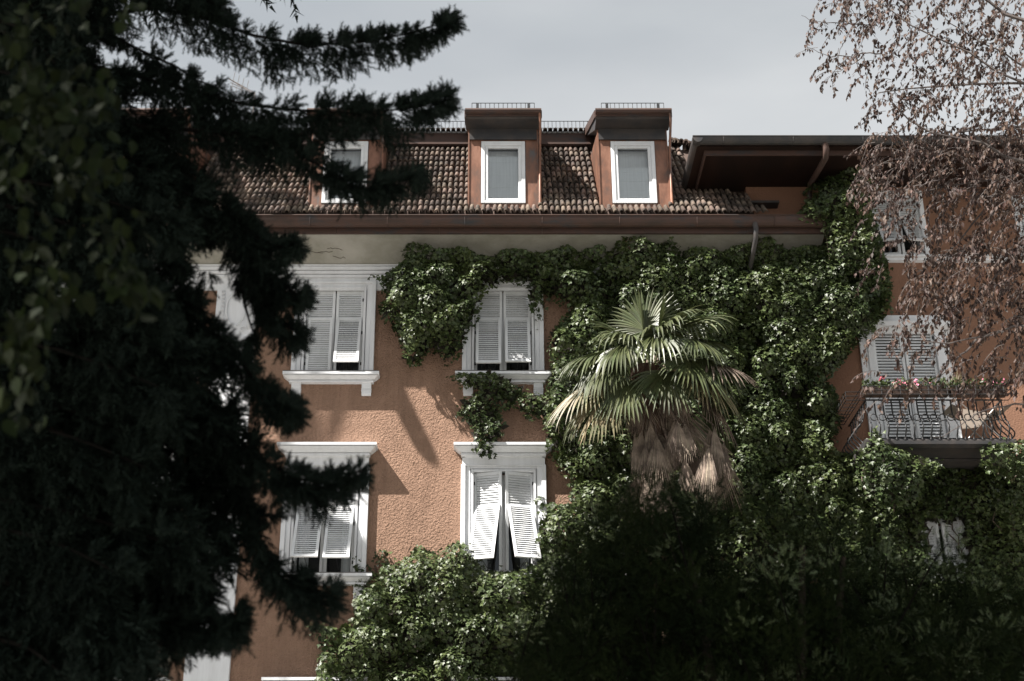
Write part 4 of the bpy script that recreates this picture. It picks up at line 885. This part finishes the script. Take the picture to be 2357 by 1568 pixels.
Rb = [(-100, 300), (0, 210), (100, 195), (200, 230), (280, 400), (400, 440), (500, 520), (600, 420), (700, 470), (800, 520), (900, 540), (1000, 570), (1100, 560), (1200, 560), (1300, 530), (1400, 470), (1450, 440), (1500, 360), (1568, 280), (1700, 250)]
for v0 in range(-80, 1720, 62):                                         # inner boughs that fill the mass
    R_ = float(np.interp(v0+40, [a for a, _ in Rb], [b for _, b in Rb])); s0 = pr.uniform(-60, 0)
    for lay in range(2):
        Rr = R_*(1 if lay == 0 else pr.uniform(.55, .85)); Yl = 10.6 if lay == 0 else 9.9
        B.append(([(s0-80, v0-90, 40, 90), (Rr*.35, v0-45, 40, 100), (Rr*.7, v0, 40, 95), (Rr*.95, v0+40, 22, 55)], int(420*(Rr+150)/450), Yl, Yl-pr.uniform(.3, 1.0)))
tot = 0
for i, (poly, n, y0, y1) in enumerate(B):
    bough(poly, int(n*(2.6 if i < 16 else 1.3)), y0, y1, r=np.random.default_rng(100+i), len_=(.075, .125) if i < 16 else (.12, .20)); tot += n
n = 9000; r = np.random.default_rng(5); zz = 12.8+9.5*r.random(n)**1.3; rad_ = (1-(zz-12.8)/10.5)*3.3*np.sqrt(r.random(n)); a = r.uniform(0, 2*math.pi, n)  # unseen upper part of the spruce, added to shade the foreground trees
P = np.stack([st_.x+.3+rad_*np.cos(a), 10.9+rad_*np.sin(a)*.8, zz-.25*rad_], 1)
o = scatter('unseen_shade_crown', SV, SF, P, np.stack([np.cos(a), np.sin(a), np.full(n, -.35)], 1)+r.normal(0, .3, (n, 3)), r.normal(0, 1, (n, 3)), r.uniform(.35, .6, n), M['spruce'], spr); o['kind'] = 'stuff'
print('spruce shoots', tot)

# ------------------------------------------------------------------ broadleaf branches in front of the spruce
bt = Vector(W(-480, 1568, 6.6)); bl_ = thing('leafy_tree', 'broad leaved branches out of focus at the upper left in front of the spruce', 'tree', (bt.x, 6.6, 0))
mb = MB(); mb.tube([(bt.x, 6.6, 0), (bt.x+.05, 6.6, 2.2), (bt.x, 6.6, 4.5), (bt.x-.1, 6.6, 7)], [.10, .085, .06, .03], 8); mb.build('trunk', M['darkbark'], bl_, smooth=True)
BL = [(0, 0, 0), (-.30, .22, .05), (-.36, .5, .08), (-.2, .8, .03), (0, 1.05, -.08), (.2, .8, .03), (.36, .5, .08), (.30, .22, .05), (0, .5, -.03)]
regs = [([(0, 0), (220, 0), (200, 120), (330, 220), (310, 420), (390, 640), (330, 760), (200, 520), (0, 520)], 620), ([(0, 520), (200, 520), (350, 640), (380, 690), (230, 660), (100, 760), (60, 900), (0, 920)], 300), ([(-60, -60), (420, -60), (300, 60), (-60, 200)], 160), ([(0, 700), (110, 700), (120, 960), (0, 1000)], 110)]
for i, (poly, n) in enumerate(regs):
    r = np.random.default_rng(40+i); us = [p[0] for p in poly]; vs = [p[1] for p in poly]; cn = r.uniform([min(us), min(vs)], [max(us), max(vs)], (26, 2))
    c = cn[r.integers(0, 26, n*3)]+r.normal(0, 34, (n*3, 2)); k = inpoly(c[:, 0], c[:, 1], poly) & ~inpoly(c[:, 0]+12, c[:, 1], gaps[1]) & ~inpoly(c[:, 0], c[:, 1], gaps[0]); c = c[k][:int(n*.6)]; n = len(c)
    Y = r.uniform(6.2, 7.2, n); zz = EYE+Y*np.tan(TH+np.arctan((CY-c[:, 1])/F)); xx = (c[:, 0]-CX)/F*(Y*math.cos(TH)+(zz-EYE)*math.sin(TH))
    D = np.stack([r.normal(.1, .45, n), r.normal(0, .35, n), r.normal(-.8, .3, n)], 1); N = r.normal(0, .6, (n, 3))+[-.2, -.5, .9]
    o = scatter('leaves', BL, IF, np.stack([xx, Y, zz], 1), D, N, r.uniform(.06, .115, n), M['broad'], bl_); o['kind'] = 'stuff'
    mb = MB()
    for j in range(0):
        a = cn[j]; p1 = Vector(W(a[0], a[1], 6.7)); p0 = Vector((bt.x, 6.6, max(2.5, p1.z-1.0))); mb.tube([p0, p0.lerp(p1, .5)+Vector((0, 0, .25)), p1], [.012, .008, .004], 5)
    if mb.v: mb.build('branch', M['darkbark'], bl_)

# ------------------------------------------------------------------ brown leaved tree, right
BY = 19.0; tx = X(2640, 1000, BY)
br = thing('beech_tree', 'drooping tree with small brown purple leaves and bare twigs at the upper right', 'tree', (tx, BY, 0))
mb = MB(); mb.tube([(tx, BY, 0), (tx-.05, BY, 5), (tx+.05, BY, 10), (tx, BY, 15), (tx, BY, 20)], [.3, .26, .2, .13, .06], 10); mb.build('trunk', M['twig'], br, smooth=True)
lim = [([(2640, 330), (2500, 200), (2355, 191), (2236, 197), (2105, 197), (2023, 213)], .035), ([(2640, 300), (2450, 190), (2355, 153), (2318, 125), (2260, 100), (2180, 50)], .03), ([(2640, 180), (2400, 60), (2305, 34), (2268, 0), (2200, -40)], .06), ([(2305, 34), (2311, 69), (2300, 130)], .03),
       ([(2200, -60), (2080, -30), (1992, 28), (1967, 56), (1930, 125), (1925, 150)], .02), ([(2640, 520), (2400, 390), (2250, 330), (2155, 313), (2104, 285), (2050, 235)], .04), ([(2640, 480), (2450, 260), (2330, 290), (2265, 300), (2200, 305)], .05),
       ([(2250, 290), (2150, 330), (2080, 395), (2035, 438)], .02), ([(2640, 900), (2430, 740), (2330, 750), (2260, 775), (2180, 790), (2130, 785)], .035), ([(2250, 780), (2180, 850), (2140, 880)], .018), ([(2640, 640), (2400, 540), (2320, 600), (2250, 690), (2230, 760)], .03),
       ([(2000, 60), (1940, 55), (1870, 50), (1842, 38)], .012), ([(2030, 120), (1970, 130), (1900, 125), (1852, 108)], .012), ([(1985, 130), (1930, 165), (1890, 182)], .010), ([(2640, 420), (2420, 240), (2250, 130), (2100, 60), (1980, -20)], .03), ([(2640, 600), (2350, 400), (2200, 420), (2060, 470)], .03), ([(2300, 420), (2240, 520), (2160, 600), (2090, 640)], .02),
       ([(2356, 930), (2260, 945), (2190, 990), (2150, 1010)], .014)]
for i, (p, r0) in enumerate(lim):
    mb = MB(); q = interp([(a, b) for a, b in p], np.linspace(0, 1, 12)); rr_ = np.random.default_rng(i)
    pts = [W(a[0]+rr_.normal(0, 3), a[1]+rr_.normal(0, 3), BY-.1+.5*math.sin(i*2.1)*min(1, j/6)) for j, a in enumerate(q)]
    mb.tube(pts, list(np.linspace(r0, r0*.25, 12)), 5); mb.build('limb', M['twig'], br)
dens = [([(1992, 310), (2090, 275), (2200, 285), (2356, 230), (2400, 230), (2400, 560), (2300, 600), (2180, 590), (2120, 560), (2075, 590), (2060, 520), (2010, 470), (1980, 420)], 640), ([(2075, 560), (2180, 560), (2400, 520), (2400, 730), (2310, 740), (2215, 750), (2140, 700), (2085, 700), (2095, 640)], 270),
        ([(1895, 0), (1905, 20), (1975, 25), (2000, 80), (1990, 160), (2000, 260), (2400, 230), (2400, -40), (1900, -40)], 430), ([(1842, 35), (1870, 30), (1960, 40), (2000, 60), (1960, 75), (1900, 70)], 14), ([(1850, 105), (1900, 110), (1990, 80), (1990, 130), (1900, 145)], 18), ([(1888, 178), (1900, 165), (1950, 160), (1940, 180)], 4),
        ([(2010, 780), (2080, 720), (2150, 740), (2400, 720), (2400, 900), (2250, 870), (2180, 830), (2060, 800)], 95), ([(1985, 870), (2200, 850), (2356, 900), (2340, 930), (2000, 930)], 22), ([(1995, 480), (2030, 480), (2040, 640), (1990, 620)], 22)]
LV = [(0, 0, 0), (-.26, .42, .10), (0, .5, -.02), (.26, .42, .10), (0, 1.0, -.1)]
for i, (poly, n) in enumerate(dens):
    r = np.random.default_rng(60+i); us = [p[0] for p in poly]; vs = [p[1] for p in poly]
    c = r.uniform([min(us), min(vs)], [max(us), max(vs)], (n*6, 2)); c = c[inpoly(c[:, 0], c[:, 1], poly)][:int(n*.76)]; mb = MB(); LP = []; LD = []
    for (u, v) in c:
        if 1990 < u < 2140 and 440 < v < 600 and r.random() < .6: continue
        if u < 2110 and 590 < v < 720 and r.random() < .35: continue
        p = Vector(W(u, v, BY+r.normal(0, .55))); d = Vector((-.48+r.normal(0, .5), r.normal(0, .4), -.22+r.normal(0, .38))).normalized(); pts = [p.copy()]
        k = int(r.integers(5, 9))
        for j in range(k):
            d = (d+Vector((r.normal(0, .12), r.normal(0, .12), -.19))).normalized(); p = p+d*.075; pts.append(p.copy())
            for q in range(2): LP.append(p+Vector(r.normal(0, .015, 3))); LD.append((d.x*.5+r.normal(0, .35), r.normal(0, .35), -1.1+r.normal(0, .3)))
        mb.tube(pts, [.005]*(len(pts)-1)+[.003], 3, False)
    n2 = len(LP); N = r.normal(0, 1, (n2, 3))+[-.3, -.6, .2]
    o = scatter('leaves', LV, LF, np.array([tuple(a) for a in LP]), np.array(LD), N, r.uniform(.062, .105, n2), M['beech'], br); o['kind'] = 'stuff'
    o = mb.build('twigs', M['twig'], br); o['kind'] = 'stuff'

# ------------------------------------------------------------------ dark conifer shrub, bottom right
YY = 15.0; yx = X(1750, 1568, YY)
yw = thing('yew_tree', 'dark feathery conifer out of focus across the lower right before the ivy', 'tree', (yx, YY, 0))
mb = MB()
for k in range(5):
    a = k*1.3; mb.tube([(yx+.1*math.cos(a), YY+.1*math.sin(a), 0), (yx+.5*math.cos(a), YY+.3*math.sin(a), 3), (yx+1.0*math.cos(a), YY+.5*math.sin(a), 5.8)], [.11, .08, .03], 7)
mb.build('trunk', M['bark'], yw, smooth=True)
tv = []; tf = []
for i in range(5):
    t = i/5
    for s in (-1, 1):
        y = .08+.85*t; l_ = .30*(1-.55*t); k = len(tv); tv += [(0, y-.03, 0), (0, y+.05, 0), (s*l_, y+l_*.75, .05*((i % 3)-1))]; tf.append((k, k+1, k+2))
k = len(tv); tv += [(-.018, 0, 0), (.018, 0, 0), (0, 1.1, 0)]; tf.append((k, k+1, k+2))
YV, YF = np.array(tv), np.array(tf)
yp = [(1175, 1620), (1190, 1500), (1215, 1430), (1255, 1385), (1275, 1310), (1330, 1300), (1350, 1225), (1410, 1195), (1440, 1190), (1475, 1140), (1530, 1140), (1570, 1150), (1600, 1185), (1660, 1180), (1700, 1150), (1745, 1120), (1780, 1150), (1810, 1190), (1870, 1180), (1920, 1160), (1960, 1200), (2040, 1200), (2100, 1240), (2160, 1290), (2250, 1330), (2320, 1350), (2420, 1370), (2420, 1640), (1175, 1640)]
ry = np.random.default_rng(21); nl = 1500; lc = ry.uniform([1180, 1110], [2420, 1640], (nl, 2)); ok = inpoly(lc[:, 0], lc[:, 1], yp)
pk_ = np.where(lc[:, 0] > 1640, np.clip((lc[:, 1]-1150)/400, .08, .85)*np.clip(1.15-(lc[:, 0]-1640)/1300, .45, 1), np.clip((lc[:, 1]-1100)/100, .6, .95)); ok &= ry.random(nl) < pk_
lc = lc[ok]; nl = len(lc); lY = YY+ry.uniform(-1.1, 1.0, nl); K = 46
lp = np.array([W(a, b, y) for (a, b), y in zip(lc, lY)])
ax_ = nrm(np.stack([ry.normal(0, .45, nl), ry.normal(-.35, .35, nl), np.full(nl, .9)], 1)); sz = ry.uniform(.16, .34, nl)
dr_ = nrm(np.repeat(ax_, K, 0)*.75+ry.normal(0, .62, (nl*K, 3))); rr2 = ry.random(nl*K)**.6
P = np.repeat(lp, K, 0)+dr_*(np.repeat(sz, K)*rr2)[:, None]+np.repeat(ax_, K, 0)*(np.repeat(sz, K)*rr2)[:, None]*.5
D = dr_+ry.normal(0, .25, (nl*K, 3)); n = nl*K
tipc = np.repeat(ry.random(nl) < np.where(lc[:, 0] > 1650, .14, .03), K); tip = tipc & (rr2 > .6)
for msk, mm in ((~tip, 'yew'), (tip, 'yew_sunlit')):
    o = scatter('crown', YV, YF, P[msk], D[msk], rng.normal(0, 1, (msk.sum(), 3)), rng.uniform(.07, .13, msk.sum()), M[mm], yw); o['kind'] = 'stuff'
mb = MB()
for k in range(0, nl, 5):
    p = Vector(lp[k]); mb.tube([p-Vector(ax_[k])*.6+Vector((0, .1, -.2)), p, p+Vector(ax_[k])*float(sz[k])], [.012, .008, .003], 4)
mb.build('branch', M['darkbark'], yw)
n = 11000; c = rng.uniform([1200, 1150], [2420, 1640], (n, 2)); k = inpoly(c[:, 0]-18, c[:, 1]-34, yp) & (rng.random(n) < np.clip((c[:, 1]-np.where(c[:, 0] > 1640, 1290, 1150))/130, 0, 1)); c = c[k]
P = np.array([W(a, b, YY+1.0+rng.uniform(-.2, .5)) for a, b in c]); n = len(P)
o = scatter('crown', YV, YF, P, rng.normal(0, 1, (n, 3))+[0, 0, .6], rng.normal(0, 1, (n, 3)), rng.uniform(.2, .36, n), M['yew'], yw); o['kind'] = 'stuff'
# its lower crown down to the ground
n = 5000; P = np.stack([rng.uniform(X(1180, 1600, YY), X(2420, 1600, YY), n), YY+rng.normal(0, .6, n), rng.uniform(.3, Z(1600, YY), n)], 1)
o = scatter('crown', YV, YF, P, np.stack([rng.normal(0, .5, n), rng.normal(-.2, .4, n), np.full(n, .7)], 1), rng.normal(0, 1, (n, 3)), rng.uniform(.2, .35, n), M['yew'], yw); o['kind'] = 'stuff'

# ------------------------------------------------------------------ unseen tree added left of the view, crown shaped to shade the facade's lower left
sh = [(430, 1010), (592, 1098), (660, 1185), (760, 1200), (905, 1308), (850, 1400), (760, 1470), (730, 1640), (300, 1640), (200, 1100)]
T = 4.9; Ls = np.array([1.85, 1.0, -2.65])
lt = thing('unseen_shade_tree', 'unseen tree added close to the facade beyond the left edge to shade it', 'tree', (-13.5, 20.4, 0))
mb = MB(); mb.tube([(-13.5, 20.4, 0), (-13.4, 20.4, 6), (-13.2, 20.4, 12), (-13, 20.3, 18), (-12.8, 20.3, 22), (-11, 20.8, 24.5)], [.32, .28, .24, .18, .12, .08], 10); mb.build('trunk', M['bark'], lt, smooth=True)
n = 30000; r = np.random.default_rng(77); c = r.uniform([200, 1010], [910, 1640], (n, 2)); c = c[inpoly(c[:, 0], c[:, 1], sh)]; n = len(c)
z = EYE+WY*np.tan(TH+np.arctan((CY-c[:, 1])/F)); x = (c[:, 0]-CX)/F*(WY*math.cos(TH)+(z-EYE)*math.sin(TH))
tt = T+r.uniform(-.7, .7, n); P = np.stack([x, np.full(n, WY), z], 1)-Ls[None]*tt[:, None]
o = scatter('crown', LT, LF, P, np.stack([r.normal(0, .5, n), r.normal(0, .5, n), np.full(n, -.8)], 1), r.normal(0, .7, (n, 3))+[-.5, -.3, .8], r.uniform(.14, .24, n), M['broad'], lt); o['kind'] = 'stuff'
# limb of the added tree, shaped to cast the diagonal shadow on the facade
def shp(u, v, t): return Vector(W(u, v, WY))-Vector(Ls)*t
mb = MB(); mb.tube([shp(975, 1030, 3.1), shp(925, 930, 3.15), shp(880, 830, 3.2), shp(830, 700, 3.4), shp(700, 500, 4.0), Vector((-12.8, 20.3, 22.5))], [.15, .16, .165, .17, .18, .2], 10); mb.build('limb', M['bark'], lt, smooth=True)

pk = thing('unseen_shade_tree', 'unseen tree added beside the viewer, beyond the left edge, to shade the foreground', 'tree', (-10.6, 5.5, 0))  # unseen tree put in to darken the spruce and the leafy branches
mb = MB(); mb.tube([(-10.6, 5.5, 0), (-10.5, 5.5, 6), (-10.4, 5.6, 12), (-10.4, 5.8, 18)], [.4, .33, .25, .15], 10)
for k in range(7):
    a = k*.9; mb.tube([(-10.4, 5.6, 11+k*.6), (-10.4+1.8*math.cos(a), 5.6+1.8*math.sin(a), 14+k*.8), (-10.4+3.2*math.cos(a), 5.6+3.2*math.sin(a), 16+k*.8)], [.13, .08, .03], 6)
mb.build('trunk', M['bark'], pk, smooth=True)
n = 26000; r = np.random.default_rng(78); d_ = nrm(r.normal(0, 1, (n, 3))); P = np.array([-10.2, 5.8, 17.6])+d_*np.array([5.0, 4.2, 5.2])*(r.random((n, 1))**.45)
o = scatter('crown', LT, LF, P, np.stack([r.normal(0, .5, n), r.normal(0, .5, n), np.full(n, -.8)], 1), r.normal(0, .7, (n, 3))+[-.3, -.3, .8], r.uniform(.16, .28, n), M['broad'], pk); o['kind'] = 'stuff'

print('YEW', nl); print('TRIS', sum(sum(len(p.vertices)-2 for p in o.data.polygons) if len(o.data.polygons) < 5000 else len(o.data.polygons) for o in bpy.data.objects if o.type == 'MESH'))
